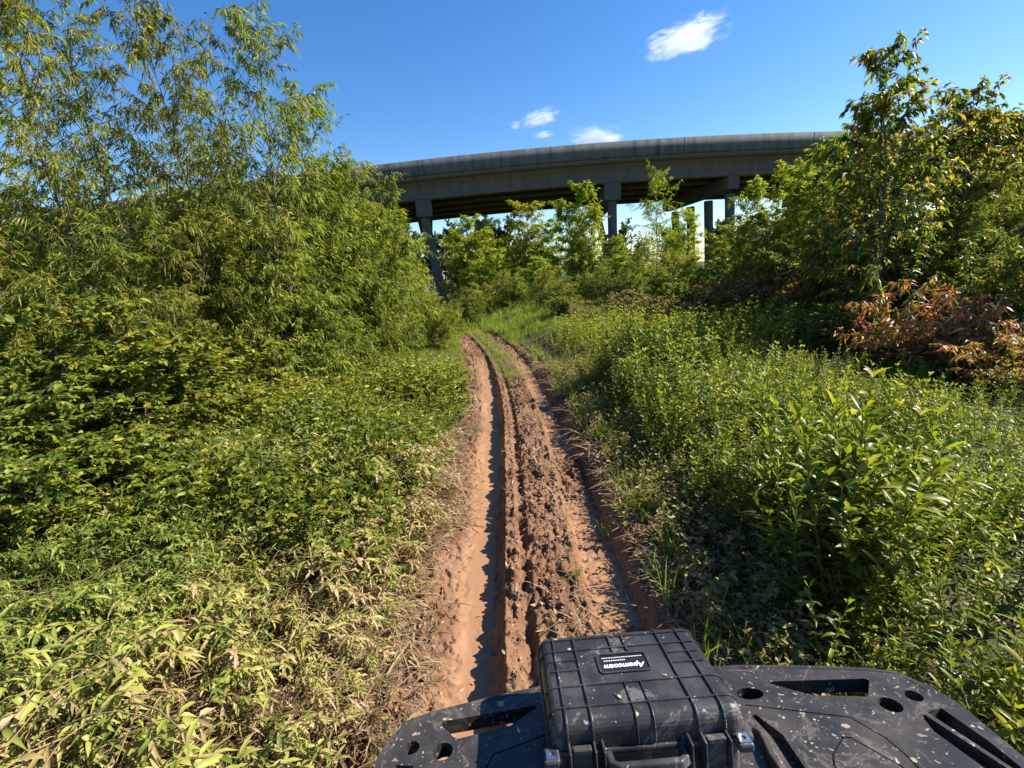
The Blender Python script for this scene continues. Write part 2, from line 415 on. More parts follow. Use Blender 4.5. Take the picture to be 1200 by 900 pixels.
PROTO = {}
def proto(key, mat, barkmat='bark', n=2, **kw):
    out = []
    for i in range(n):
        (tv, tf), (lv, lf, lt, nl) = gen_plant(hash_int(key) + i * 17, **kw)
        zk = kw['H'] / np.percentile(lv[:, 2], 99.7); up = lv[:, 2] > .5 * kw['H']
        dx, dy = lv[up, 0].mean() / (.7 * kw['H']), lv[up, 1].mean() / (.7 * kw['H'])      # straighten the overall lean
        for q in (tv, lv):
            q[:, 0] -= dx * q[:, 2]; q[:, 1] -= dy * q[:, 2]; q[:, 2] *= zk
        out.append((np_mesh(key + '_trunk', tv, tf, M[barkmat], smooth=True), np_mesh(key + '_crown', lv, lf, M[mat], {'tint': lt})))
    PROTO[key] = (out, kw['H'])
def hash_int(s): return sum((i + 3) * ord(c) for i, c in enumerate(s)) % 9973

proto('willow_tall', 'willow', n=4, H=6.5, stems=1, stem_r=.045, spread=.12, base_frac=.22, nb=50, blen=.36, bang=(28, 60), twigs=8, tlen=.38, lpt=14, llen=.14, lwid=.023, ldroop=.5, hang=.6, top_taper=.62, tint_mu=.50)
proto('willow_bush', 'willow_near', n=5, H=3.4, stems=5, stem_r=.03, spread=.42, base_frac=.06, nb=95, blen=.36, bang=(15, 58), twigs=9, tlen=.5, lpt=17, llen=.125, lwid=.0195, ldroop=.5, hang=.4, top_taper=.55, tint_mu=.48)
M['willow_mid'] = leaf_mat('young_tree_leaf_brightened', [(0, (.10, .14, .015)), (.35, (.215, .27, .022)), (.7, (.32, .36, .034)), (.92, (.42, .43, .05)), (1, (.42, .33, .06))], .5, rough=.5, spec=.3)  # willow leaf colour brightened in place of sunlight, as these trees shade each other
proto('willow_mid', 'willow_mid', n=4, H=6.0, stems=2, stem_r=.05, spread=.10, base_frac=.08, nb=75, blen=.25, bang=(25, 60), twigs=8, tlen=.5, lpt=13, llen=.20, lwid=.048, ldroop=.4, hang=.35, top_taper=.6, tint_mu=.52)
proto('leafy_bush', 'broad', n=3, H=2.2, stems=5, stem_r=.022, spread=.5, base_frac=.05, nb=64, blen=.36, bang=(10, 58), twigs=8, tlen=.5, lpt=12, llen=.088, lwid=.040, T=T_OVA, ldroop=.35, hang=.25, top_taper=.5, tint_mu=.45, tint_sd=.26)
proto('leafy_tree', 'broad_autumn', n=2, H=5.0, stems=2, stem_r=.05, spread=.14, base_frac=.10, nb=70, blen=.30, bang=(25, 60), twigs=7, tlen=.48, lpt=13, llen=.125, lwid=.042, T=T_OVA, ldroop=.4, hang=.45, top_taper=.68, tint_mu=.46, tint_sd=.24)
proto('red_bush', 'red', 'twig', n=2, H=1.5, stems=5, stem_r=.014, spread=.6, base_frac=.15, nb=40, blen=.46, bang=(5, 50), twigs=5, tlen=.5, lpt=8, llen=.13, lwid=.036, T=T_LAN, ldroop=.5, hang=.35, top_taper=.4, tint_mu=.55, tint_sd=.28)
proto('brown_bush', 'brown', 'twig', n=2, H=1.3, stems=7, stem_r=.012, spread=.7, base_frac=.1, nb=60, blen=.45, bang=(5, 50), twigs=6, tlen=.5, lpt=6, llen=.085, lwid=.028, T=T_OVA, ldroop=.4, hang=.2, top_taper=.4, tint_mu=.5, tint_sd=.26)
proto('far_tree', 'far', n=3, H=10, stems=2, stem_r=.14, spread=.10, base_frac=.12, nb=60, blen=.34, bang=(15, 60), twigs=8, tlen=.5, lpt=9, llen=.40, lwid=.22, T=T_OVA, ldroop=.2, hang=.1, top_taper=.6, tint_mu=.45)

def put_plant(key, name, x, y, H, label, cat, group=None, rot=None, var=None, wide=1.0, sink=.03, lean=(0, 0)):
    protos, h0 = PROTO[key]
    tm, cm = protos[random.randrange(len(protos)) if var is None else var % len(protos)]
    s = H / h0
    o = empty(name, (x, y, float(surf_z(x, y)) - sink), (R(lean[0]), R(lean[1]), random.uniform(0, 6.28) if rot is None else rot))
    o.scale = (s * wide, s * wide, s)
    tag(o, label, cat, group)
    link(bpy.data.objects.new('trunk' if cat == 'tree' else 'stems', tm), o)
    link(bpy.data.objects.new('crown' if cat == 'tree' else 'foliage', cm), o)
    return o

# ------------------------------------------------------------------ ground
def build_ground():
    us = np.concatenate([-np.geomspace(1.15, 300, 46)[::-1], np.arange(-1.10, 1.25, .0085), np.geomspace(1.3, 300, 46)])
    ys = np.concatenate([np.linspace(-30, .6, 24)[:-1], np.arange(.6, 4.6, .0085), np.geomspace(4.6, 22, 420)[1:], np.geomspace(22, 900, 46)[1:]])
    U, Y = np.meshgrid(us, ys)
    X = U + track_x(Y)
    Z = ground_z(X, Y)
    m = mud_mask(U, Y)
    # wet smooth rut floors
    wl = np.exp(-(np.abs(U + .31 + .06 * fbm(Y * 1.3, U * 3 + 2, 4)) / .135) ** 4) * (1 - sstep(9, 13, Y))
    wr = np.exp(-(np.abs(U - .55) / .15) ** 4) * (1 - sstep(9, 13, Y)) * sstep(-.6, .05, fbm(Y * .9 + 4, Y * 0 + 7, 2) + .1)
    wet = np.clip(wl * (0.98 + .25 * fbm(U * 5, Y * 3, 3)) + .85 * wr, 0, 1)
    wx = U + .03 * fbm(U * 9, Y * 9, 2); wy = Y + .03 * fbm(U * 9 + 7, Y * 9 + 3, 2)
    d1, h1 = worley(wx * 21, wy * 19); d2, h2 = worley(wx * 44 + 40, wy * 40 + 11); d3, h3 = worley(wx * 9 + 80, wy * 8 + 31)
    dome = lambda d, k: np.sqrt(np.clip(1 - (d * k) ** 2, 0, 1))
    clod = dome(d1, 1.35) * (h1 > .3) * h1 * .030 + dome(d2, 1.3) * (h2 > .25) * h2 * .017 + dome(d3, 1.4) * (h3 > .55) * h3 * .040
    rough = np.clip(m, 0, 1) * (1 - .97 * wet)
    lug = (np.sin(Y * 2 * np.pi / .085 + 2.5 * np.abs(U + .06)) > .1) * np.exp(-((U + .065) / .05) ** 4) * .0 * (vnoise(Y * 4, U * 4))
    lug2 = (np.sin(Y * 2 * np.pi / .10 + 14 * np.abs(U - .54)) > .2) * np.exp(-((U - .54) / .14) ** 4) * .02 * (1 - .6 * wr)
    big = fbm(U * 3.2, Y * 2.4, 3) * .030
    crack = np.abs(fbm(U * 7 + 3, Y * 5 + 1, 3)); crack = -np.clip(1 - crack * 9, 0, 1) * .02
    Z = Z + rough * (clod * (.55 + .9 * vnoise(U * 3 + 2, Y * 2.2)) + lug + lug2 + big + crack - .008) + (1 - m) * .02 * fbm(U * 8, Y * 8, 3) * (Y < 30)
    # crumbling lips beside the left rut
    Z += np.exp(-((U + .13 + .03 * fbm(Y * 5, Y * 0, 3)) / .035) ** 2) * .045 * (.1 + 1.1 * vnoise(Y * 2.1, Y * 0 + 3)) * (.7 + .9 * fbm(Y * 3.7, U * 5, 3)) * (1 - sstep(8, 12, Y)) * (Y > 0)
    global GRID
    GRID = (us, ys, Z)
    nu, ny = len(us), len(ys)
    i = (np.arange(ny - 1)[:, None] * nu + np.arange(nu - 1)[None]).ravel()
    F = np.stack([i, i + 1, i + nu + 1, i + nu], 1)
    me = np_mesh('ground', np.stack([X, Y, Z], -1).reshape(-1, 3), [F], M['ground'], {'mud': m.ravel(), 'wet': wet.ravel(), 'turf': (np.maximum(sstep(9, 15, Y), .85 * np.maximum(sstep(1.5, 2.1, U), sstep(-1.6, -2.4, U))) * (1 - m)).ravel()}, smooth=True)
    tag(link(bpy.data.objects.new('ground', me)), 'red brown muddy ground with two wheel ruts', 'ground', kind='structure')
build_ground()

def surf_z(x, y):
    us, ys, Z = GRID
    u = x - track_x(y)
    i = np.clip(np.searchsorted(us, u) - 1, 0, len(us) - 2); j = np.clip(np.searchsorted(ys, y) - 1, 0, len(ys) - 2)
    a = (u - us[i]) / (us[i + 1] - us[i]); b = (y - ys[j]) / (ys[j + 1] - ys[j])
    return (Z[j, i] * (1 - a) + Z[j, i + 1] * a) * (1 - b) + (Z[j + 1, i] * (1 - a) + Z[j + 1, i + 1] * a) * b

def build_puddle(u0, u1, y0, y1, z, label):
    us = np.linspace(u0, u1, 12); ys = np.linspace(y0, y1, 60)
    U, Y = np.meshgrid(us, ys)
    e = np.clip(np.sin((Y - y0) / (y1 - y0) * np.pi) * 3.0, 0, 1); w = e ** .5 * (.85 + .3 * vnoise(Y * 2.1, Y * 0 + z * 900))
    c = (u0 + u1) / 2
    U2 = c + (U - c) * w
    V = np.stack([U2 + track_x(Y), Y, z - .022 * (1 - e) - .012 * np.abs((U - c) / (u1 - c)) ** 4], -1).reshape(-1, 3)
    i = (np.arange(59)[:, None] * 12 + np.arange(11)[None]).ravel()
    me = np_mesh('puddle', V, [np.stack([i, i + 1, i + 13, i + 12], 1)], M['water'], smooth=True)
    tag(link(bpy.data.objects.new('puddle_water', me)), label, 'puddle', kind='structure')
build_puddle(-.43, -.17, 3.3, 5.4, -.079, 'long strip of orange muddy water in the left wheel rut')
build_puddle(.43, .67, 3.8, 5.0, -.080, 'short muddy pool further ahead in the right wheel rut')
build_puddle(.46, .69, 2.3, 3.1, -.083, 'small muddy pool in the right rut nearest the case')

# ------------------------------------------------------------------ bridge
def build_bridge():
    root = empty('highway_bridge', (7, 38, 0))
    tag(root, 'long weathered concrete highway bridge crossing above the muddy track', 'bridge')
    xs = np.linspace(-70, 75, 117)
    yn = lambda x: 31.8 + .003 * (x - 8) ** 2 * (1 / (1 + (np.abs(x - 8) / 60) ** 2))
    zt = lambda x: 9.5 - .0010 * (x - 8) ** 2 * (1 / (1 + (np.abs(x - 8) / 60) ** 2))
    W = 12.0
    def extr(name, prof, mat, offs=0.0, xr=None):
        """closed profile of (across, down-from-top) swept along the deck line"""
        X = xs if xr is None else np.linspace(xr[0], xr[1], 24)
        n = len(prof); V = []
        for x in X:
            dx = .05; t = np.array([2 * dx, yn(x + dx) - yn(x - dx)]); t /= np.linalg.norm(t); nn = np.array([-t[1], t[0]])
            for a, d in prof:
                V.append((x + nn[0] * a - 7, yn(x) + nn[1] * a - 38, zt(x) + d))
        i = np.arange(len(X) - 1)[:, None] * n; j = np.arange(n)[None]; j2 = (j + 1) % n
        F = np.stack([i + j, i + j2, i + n + j2, i + n + j], -1).reshape(-1, 4)
        caps = [np.arange(n)[None, ::-1], (np.arange(n) + (len(X) - 1) * n)[None]]
        o = bpy.data.objects.new(name, np_mesh(name, V, [F] + caps, mat)); link(o, root); return o
    par = [(0, 0), (0, -.86), (.10, -.93), (.46, -.93), (.34, -.55), (.27, 0)]
    extr('parapet', par, M['parapet'])
    extr('parapet', [(W - a, d) for a, d in par][::-1], M['parapet'])
    deck = extr('deck', [(.08, -.935), (.12, -1.16), (W - .12, -1.16), (W - .08, -.935), (W - .5, -.90), (.5, -.90)], M['girder'])
    gird = lambda a: [(a - .32, -1.165), (a + .32, -1.165), (a + .32, -1.30), (a + .12, -1.42), (a + .12, -2.0), (a + .30, -2.12), (a + .30, -2.32), (a - .30, -2.32), (a - .30, -2.12), (a - .12, -2.0), (a - .12, -1.42), (a - .32, -1.30)]
    for a in np.linspace(.75, W - .75, 5):
        extr('girder', gird(a), M['girder'])
    # joints in the parapet and bents
    for bx, heads in ((-4.9, 2), (7.3, 2), (15.2, 4), (-20, 2), (27, 4), (42, 4), (-36, 2)):
        t = np.array([1, .006 * (bx - 8)]); t /= np.linalg.norm(t); nn = np.array([-t[1], t[0]])
        z1 = zt(bx) - 2.33
        th = math.atan2(nn[1], nn[0])
        bm = bmesh.new()
        sk = {-4.9: -.227, 7.3: .085}.get(bx, 0); v2 = nn + np.array([sk, 0])
        add_box(bm, (bx + v2[0] * W / 2 - 7, yn(bx) + v2[1] * W / 2 - 38, z1 - (.53 if bx < 10 else .405)), (W - .5, 1.05 if bx < 10 else .72, 1.05 if bx < 10 else .8), math.atan2(v2[1], v2[0]))
        cap = bm_obj('pier_cap', bm, M['pier'], root, bevel=.03)
        for k, a in enumerate(np.linspace(.75, W - 2.2, heads)):
            gz = -.3
            bm = bmesh.new()
            bat = {-4.9: .8, 7.3: (0.0 if k == 0 else 1.5)}.get(bx, .25)
            skew = {-4.9: -.227, 7.3: .085}.get(bx, 0) * a
            c0 = Vector((bx + skew + nn[0] * a - 7, yn(bx) + nn[1] * a - 38, z1 - 1.055)); c1 = Vector((c0.x + bat, c0.y, gz))
            n = 8; rr = .31
            top = [bm.verts.new(c0 + Vector((rr * math.cos(i * math.tau / n + .39), rr * math.sin(i * math.tau / n + .39), 0))) for i in range(n)]
            bot = [bm.verts.new(c1 + Vector((rr * math.cos(i * math.tau / n + .39), rr * math.sin(i * math.tau / n + .39), 0))) for i in range(n)]
            bm.faces.new(top); bm.faces.new(bot[::-1])
            for i in range(n): bm.faces.new((bot[i], bot[(i + 1) % n], top[(i + 1) % n], top[i]))
            bm_obj('column', bm, M['pier'], root, bevel=.02)
    # dark open joints on the near parapet, cut as thin raised fillets
    for jx in np.arange(-30.2, 50, 8.4):
        bm = bmesh.new(); add_box(bm, (jx - 7, yn(jx) - 38 - .004, zt(jx) - .43), (.035, .02, .84)); bm_obj('expansion_joint', bm, M['black'], root)
build_bridge()

# ------------------------------------------------------------------ ground cover (stuff)
def scatter(n, xr, yr, dens):
    x = rng.uniform(*xr, n); y = rng.uniform(*yr, n)
    k = rng.random(n) < dens(x, y)
    return x[k], y[k]

def plant_proto(r, H, nl, llen, lwid, T, bend=0.0, el=(20, 60), stem=True, tint=(.5, .2), droop=.5, base=.15):
    """one herb: stem along z (bent towards +x by bend) with alternate leaves -> V, F, tint"""
    t = np.linspace(0, 1, 7)
    ang = bend * t ** .8 * np.pi / 2
    ds = H / 6
    px = np.concatenate([[0], np.cumsum(np.sin(ang[:-1]) * ds)]); pz = np.concatenate([[0], np.cumsum(np.cos(ang[:-1]) * ds)])
    yw = np.cumsum(r.normal(0, .02 * H, 7)); yw -= yw[0]
    st = np.stack([px, yw, pz], 1)
    f = base + (1 - base) * (np.arange(nl) + r.uniform(0, 1, nl)) / nl
    f[-3:] = 1
    P = np.stack([np.interp(f, t, st[:, i]) for i in range(3)], 1)
    az = np.arange(nl) * 2.4 + r.normal(0, .4, nl); e = np.radians(r.uniform(el[0], el[1], nl) + 15 * (f > .85))
    D = np.stack([np.cos(az) * np.cos(e), np.sin(az) * np.cos(e), np.sin(e)], 1)
    D[:, 0] += bend * .6
    L = llen * r.uniform(.6, 1.2, nl) * (1.1 - .45 * f); W = lwid * r.uniform(.8, 1.2, nl)
    V, F, k = leaves(P, D, L, W, T, droop * r.uniform(.4, 1.3, nl), .5, r)
    ti = np.repeat(np.clip(r.normal(tint[0], tint[1], nl) + .12 * (f - .5), 0, 1), k)
    if stem:
        sv, sf = tubes([st], [np.linspace(.0045, .002, 7) * (H / .7) ** .5], 3)
        F = F + [sf[0] + len(V)]
        ti = np.concatenate([ti, np.full(len(sv), np.clip(tint[0] + .15, 0, 1))]); V = np.concatenate([V, sv])
    return V, F, ti

def tuft_proto(r, H, nb, w, spread=.5, flat=0.0, tint=(.5, .2)):
    az = r.uniform(0, 6.28, nb); sp = spread * r.uniform(.15, 1, nb)
    D = np.stack([np.cos(az) * sp, np.sin(az) * sp, np.full(nb, 1.0 - flat)], 1)
    P = np.stack([r.normal(0, .03, nb), r.normal(0, .03, nb), np.zeros(nb)], 1)
    V, F, k = leaves(P, D, H * r.uniform(.5, 1.15, nb), w * r.uniform(.7, 1.3, nb), T_BLA, r.uniform(.1, .7, nb), .3, r)
    return V, F, np.repeat(np.clip(r.normal(tint[0], tint[1], nb), 0, 1), k)

def stamp(protos, x, y, scale, rotz, z=None, dtint=0.0, lean=None, zscale=1.0):
    """many placements of the prototypes as one big vertex array"""
    n = len(x); which = rng.integers(0, len(protos), n)
    z = ground_z(x, y) if z is None else z
    scale = np.broadcast_to(scale, (n,)); rotz = np.broadcast_to(rotz, (n,)); zs = np.broadcast_to(zscale, (n,)); dtint = np.broadcast_to(dtint, (n,))
    Vs = []; Fs = {}; Ts = []; o = 0
    for p, (V, F, t) in enumerate(protos):
        k = np.where(which == p)[0]
        if len(k) == 0: continue
        c, s = np.cos(rotz[k])[:, None], np.sin(rotz[k])[:, None]; sc = scale[k][:, None]
        vx = (V[None, :, 0] * c - V[None, :, 1] * s) * sc; vy = (V[None, :, 0] * s + V[None, :, 1] * c) * sc; vz = V[None, :, 2] * sc * zs[k][:, None]
        if lean is not None:
            vx = vx + lean[0] * vz; vy = vy + lean[1] * vz
        Vs.append(np.stack([vx + x[k][:, None], vy + y[k][:, None], vz + z[k][:, None] - .01], -1).reshape(-1, 3))
        Ts.append(np.clip(t[None] + dtint[k][:, None], 0, 1).ravel())
        off = (np.arange(len(k)) * len(V))[:, None, None] + o
        for f in F: Fs.setdefault(f.shape[1], []).append((f[None] + off).reshape(-1, f.shape[1]))
        o += len(k) * len(V)
    return np.concatenate(Vs), {k: np.concatenate(v) for k, v in Fs.items()}, np.concatenate(Ts)

def stuff(name, mat, label, cat, *parts):
    V = []; F = {}; T = []; o = 0
    for v, f, t in parts:
        V.append(v); T.append(t)
        for k, a in f.items(): F.setdefault(k, []).append(a + o)
        o += len(v)
    me = np_mesh(name, np.concatenate(V), [np.concatenate(a) for a in F.values()], M[mat], {'tint': np.concatenate(T)})
    return tag(link(bpy.data.objects.new(name, me)), label, cat, kind='stuff')

rp = np.random.default_rng(3)
weedP = [plant_proto(rp, rp.uniform(.45, .7), 28, .15, .025, T_LAN, rp.uniform(.05, .4), tint=(rp.uniform(.28, .54), .20), droop=.45) for _ in range(10)]
weedF = [plant_proto(rp, rp.uniform(.45, .7), 18, .15, .030, T_DIA, rp.uniform(.05, .35), tint=(rp.uniform(.5, .66), .17), droop=.4) for _ in range(8)]
trampP = [plant_proto(rp, rp.uniform(.35, .7), 22, rp.uniform(.09, .15), rp.uniform(.014, .026), T_LAN, rp.uniform(.75, 1.25), tint=(rp.uniform(.4, .66), .2), droop=.7, el=(-5, 45)) for _ in range(10)]
vineP = [plant_proto(rp, rp.uniform(.18, .4), 13, .075, .05, T_OVA, rp.uniform(.3, 1.0), tint=(rp.uniform(.35, .7), .2), droop=.4, el=(0, 45)) for _ in range(5)]
stalkP = [plant_proto(rp, rp.uniform(.5, .8), 3, .08, .012, T_DIA, rp.uniform(.9, 1.3), tint=(.97, .05), droop=.6) for _ in range(4)]
tallP = [tuft_proto(rp, rp.uniform(.5, .8), 14, .010, .45, 0, (.6, .2)) for _ in range(3)]
lowP = [plant_proto(rp, rp.uniform(.22, .38), 14, .10, .024, T_LAN, rp.uniform(.1, .6), tint=(rp.uniform(.42, .62), .18), droop=.5, el=(5, 50)) for _ in range(8)]
tuftP = [tuft_proto(rp, rp.uniform(.3, .5), 18, .009, .7, 0, (.5, .2)) for _ in range(8)]
strawP = [tuft_proto(rp, rp.uniform(.16, .4), 11, .010, 1.3, .75, (.45, .28)) for _ in range(10)]

def U_of(x, y): return x - track_x(y)
def patch(x, y, s, seed=0): return vnoise(x * s + seed, y * s + seed * 1.7)

# right-hand weeds: taller with distance from the rut, down to the frame corner
def d_right(x, y):
    u = U_of(x, y)
    e = 1.13 + .07 * (1 - sstep(4.0, 6.0, y))
    return sstep(e, e + .33, u + .2 * (patch(x, y, 1.3) - .5)) * (1 - sstep(6.8, 8.5, u)) * (1 - .72 * sstep(3.7, 4.5, u) * sstep(3.6, 4.4, y) * (1 - sstep(6.8, 7.4, y))) * (.30 + .70 * sstep(.25, .55, patch(x, y, 1.5, 3)))
x, y = scatter(12500, (1.0, 8.0), (.2, 7.5), d_right); u = U_of(x, y)
hs = (.72 + .22 * sstep(1.05, 1.9, u) + .25 * np.exp(-((u - 1.6) / .5) ** 2)) * (.34 + .72 * patch(x, y, 1.5, 8) + .38 * patch(x, y, 3.4, 19)) * rng.uniform(.8, 1.25, len(x)) * (1 - .20 * sstep(2.2, 3.4, u) - .20 * sstep(3.4, 4.2, u)) * .84 * rng.uniform(.75, 1.2, len(x))
w1 = stamp(weedP + tallP[:1] + vineP[:1], x, y, hs, rng.uniform(0, 6.28, len(x)), dtint=.3 * (patch(x, y, .9, 5) - .5) + .1 * rng.normal(0, 1, len(x)))
x, y = scatter(12000, (-2.5, 11), (7.3, 19), lambda x, y: d_right(x, y) * (1 - sstep(11, 12.5, y + .35 * np.clip(3 - x, -2, 3) * -1)))
w2 = stamp(weedF, x, y, rng.uniform(.5, 1.0, len(x)) * (.5 + .5 * sstep(1.1, 2.0, U_of(x, y))), rng.uniform(0, 6.28, len(x)), dtint=.05 + .2 * (patch(x, y, .5, 5) - .5))
stuff('weeds', 'weed', 'dense bright green weeds with lance-shaped leaves right of the track', 'weeds', w1, w2)

# left-hand trampled plants
def d_left(x, y):
    u = U_of(x, y)
    return (1 - sstep(-1.0, -.7, u + .25 * (patch(x, y, 1.5, 2) - .5))) * sstep(-6.5, -5.2, u) * (.55 + .45 * sstep(.2, .55, patch(x, y, 1.4, 9)))
x, y = scatter(7500, (-5.5, -.5), (.3, 5.2), d_left)
rz = rng.normal(-.85, .6, len(x))
dry = -.07 + .26 * sstep(-1.7, -.95, U_of(x, y)) + .75 * (patch(x, y, 1.1, 12) - .5) - .16 * sstep(-2.0, -3.2, U_of(x, y)) + .12 * rng.normal(0, 1, len(x))
t1 = stamp(trampP + stalkP[:2], x, y, rng.uniform(.5, 1.1, len(x)) * (.55 + .85 * patch(x, y, 1.7, 17)), rz, dtint=dry)
x, y = scatter(9000, (-5.5, -.6), (2.4, 9), lambda x, y: d_left(x, y) * .9 * sstep(2.4, 3.8, y))
t2 = stamp(lowP + vineP[:1], x, y, rng.uniform(.7, 1.6, len(x)) * (.5 + .9 * patch(x, y, 1.4, 23)), rng.uniform(0, 6.28, len(x)), dtint=-.06 + .4 * (patch(x, y, .9, 2) - .5))
stuff('trampled_weeds', 'trample', 'pale flattened weeds bent over left of the track', 'weeds', t1)
stuff('low_weeds', 'weed', 'low bright green weeds between the left thicket and the track', 'weeds', t2)

# fine green grass: left verge further off, the hump between the ruts, the far end
def d_grass(x, y):
    u = U_of(x, y)
    a = (1 - sstep(-.85, -.6, u)) * sstep(-4.5, -3.0, u) * (sstep(3.6, 6, y) * (.5 + .5 * patch(x, y, 1.2, 4)) + .5 * (patch(x, y, .9, 14) > .66))
    b = np.exp(-((u - .12) / .22) ** 2) * sstep(7.2, 10.5, y) * .9
    c = np.exp(-((u - .36) / .05) ** 2) * .35 * (patch(x, y, 1.6, 6) > .45)
    d = sstep(13.0, 15.5, y) * .8 * (u > .7) + sstep(15.5, 17.5, y) * .8
    a = a + .22 * np.exp(-((u + .8) / .12) ** 2) * (patch(x, y, 2.2, 41) > .5)
    e = np.exp(-((u - .95) / .16) ** 2) * .22
    return np.clip(a + b + c + d + e, 0, 1) * (1 - sstep(24, 27, y))
x, y = scatter(52000, (-7, 7), (1.0, 26), d_grass)
hmp = np.abs(U_of(x, y) - .12) < .5
g1 = stamp(tuftP, x, y, rng.uniform(.45, 1.0, len(x)) * np.where(hmp, .5, np.where((y < 13) & (x < 0), .65, 1)) * np.where(y > 15, 1.3, 1), rng.uniform(0, 6.28, len(x)), dtint=.25 * (patch(x, y, .8, 1) - .5) + np.where(hmp, .12, 0))
x, y = scatter(9000, (-9, 14), (17, 30), lambda x, y: .7 + 0 * x)
g2 = stamp(tuftP, x, y, rng.uniform(1.0, 2.2, len(x)), rng.uniform(0, 6.28, len(x)), dtint=.1 * rng.normal(0, 1, len(x)))
stuff('grass', 'grass', 'fine green grass on the verges and between the far ruts', 'grass', g1, g2)

# straw lying on both edges of the track and through the trampled weeds
def d_straw(x, y):
    u = U_of(x, y)
    a = sstep(-2.4, -1.1, u) * (1 - sstep(-.78, -.52, u + .3 * (patch(x, y, 2, 3) - .5))) * (1 - .75 * sstep(5, 9, y))
    b = sstep(.70, .85, u) * (1 - sstep(1.1, 1.6, u)) * .45
    c = (u < -1.5) * (u > -5) * .22 * (y < 5)
    d = np.exp(-((u - .3) / .08) ** 2) * .10
    return np.clip(a + b + c + d, 0, 1)
x, y = scatter(20000, (-5, 1.8), (.4, 12), d_straw)
s1 = stamp(strawP, x, y, rng.uniform(.4, 1.1, len(x)), rng.uniform(0, 6.28, len(x)), z=surf_z(x, y) + rng.uniform(0, .05, len(x)), dtint=.15 * rng.normal(0, 1, len(x)), zscale=.6)
x, y = scatter(3200, (-3.2, -.5), (.5, 4.2), lambda x, y: sstep(-2.6, -1.2, x) * (1 - sstep(-.85, -.6, x)) * sstep(.35, .6, patch(x, y, 1.6, 21)))
combP = [tuft_proto(rp, rp.uniform(.35, .6), 24, .009, .35, 0, (.5, .25)) for _ in range(6)]
s2 = stamp(combP, x, y, rng.uniform(.6, 1.1, len(x)), rng.normal(0, .4, len(x)), z=ground_z(x, y) + .08, lean=(.55, -1.35), zscale=.42, dtint=.1 * rng.normal(0, 1, len(x)))
stuff('dry_grass', 'straw', 'flattened straw-coloured dead grass along both edges of the mud', 'dry grass', s1, s2)

# loose crumbs of mud thrown up by the tyres
octV = np.array([(1, 0, 0), (-1, 0, 0), (0, 1, 0), (0, -1, 0), (0, 0, 1), (0, 0, -1)], float); octF = np.array([(0, 2, 4), (2, 1, 4), (1, 3, 4), (3, 0, 4), (2, 0, 5), (1, 2, 5), (3, 1, 5), (0, 3, 5)])
clodP = []
for _ in range(12):
    v = octV * rp.uniform(.5, 1.2, (6, 3)) + rp.normal(0, .18, (6, 3)); v[:, 2] *= .7
    clodP.append((v, [octF], np.full(6, rp.uniform(.1, .9))))
def d_clod(x, y):
    u = U_of(x, y)
    return np.clip(.8 * (np.exp(-((u - .2) / .16) ** 4) + np.exp(-((u + .07) / .04) ** 4) + .35 * np.exp(-((u + .68) / .1) ** 2) + .35 * np.exp(-((u - .55) / .14) ** 2) + .7 * np.exp(-((u - .85) / .12) ** 2)), 0, 1) * (.35 + .65 * patch(x, y, 3, 5)) * (1 - sstep(7, 11, y))
x, y = scatter(75000, (-1, 1.2), (.9, 10), d_clod)
cs = .0035 + .015 * rng.random(len(x)) ** 3
c1 = stamp(clodP, x, y, cs, rng.uniform(0, 6.28, len(x)), z=surf_z(x, y) + .35 * cs + .01, dtint=.15 * rng.normal(0, 1, len(x)))
stuff('mud_crumbs', 'crumb', 'loose crumbs of brown mud between and beside the ruts', 'mud', c1)

# dead leaf scraps trodden into the mud
x, y = scatter(30000, (-1.4, 2.4), (.9, 9), lambda x, y: np.clip(.25 + .6 * sstep(.9, 1.1, U_of(x, y)) + .75 * np.exp(-((np.abs(U_of(x, y) - .12) - .72) / .16) ** 2), 0, 1) * (1 - .9 * np.exp(-((U_of(x, y) + .31) / .16) ** 4)) * patch(x, y, 2.3, 31))
n = len(x); az = rng.uniform(0, 6.28, n)
lv, lf, k = leaves(np.stack([x, y, surf_z(x, y) + .006], 1), np.stack([np.cos(az), np.sin(az), rng.normal(.1, .25, n)], 1), rng.uniform(.02, .07, n), rng.uniform(.008, .02, n), T_DIA, rng.uniform(-.3, .3, n), .5)
lt = np.repeat(rng.uniform(0, 1, n), k)
stuff('leaf_litter', 'litter', 'brown dead leaf scraps trodden into the mud', 'leaf litter', (lv, {f.shape[1]: f for f in lf}, lt))

# small weeds rooted on the muddy verge right of the ruts
x, y = scatter(7500, (.7, 2.1), (1.0, 9), lambda x, y: np.exp(-((U_of(x, y) - 1.22) / .32) ** 4) * .95 * (.4 + .7 * patch(x, y, 2.5, 51)))
v1 = stamp(lowP + tuftP[:2] + vineP[:1], x, y, rng.uniform(.35, .85, len(x)), rng.uniform(0, 6.28, len(x)), dtint=.15 + .2 * rng.normal(0, 1, len(x)))
stuff('verge_weeds', 'trample', 'short half dead weeds on the verge between right rut and tall weeds', 'weeds', v1)

# ------------------------------------------------------------------ trees and shrubs
def P(key, name, cat, rows, group):
    for (x, y, H, label, *kw) in rows:
        put_plant(key, name, x, y, H, label, cat, group, **(kw[0] if kw else {}))
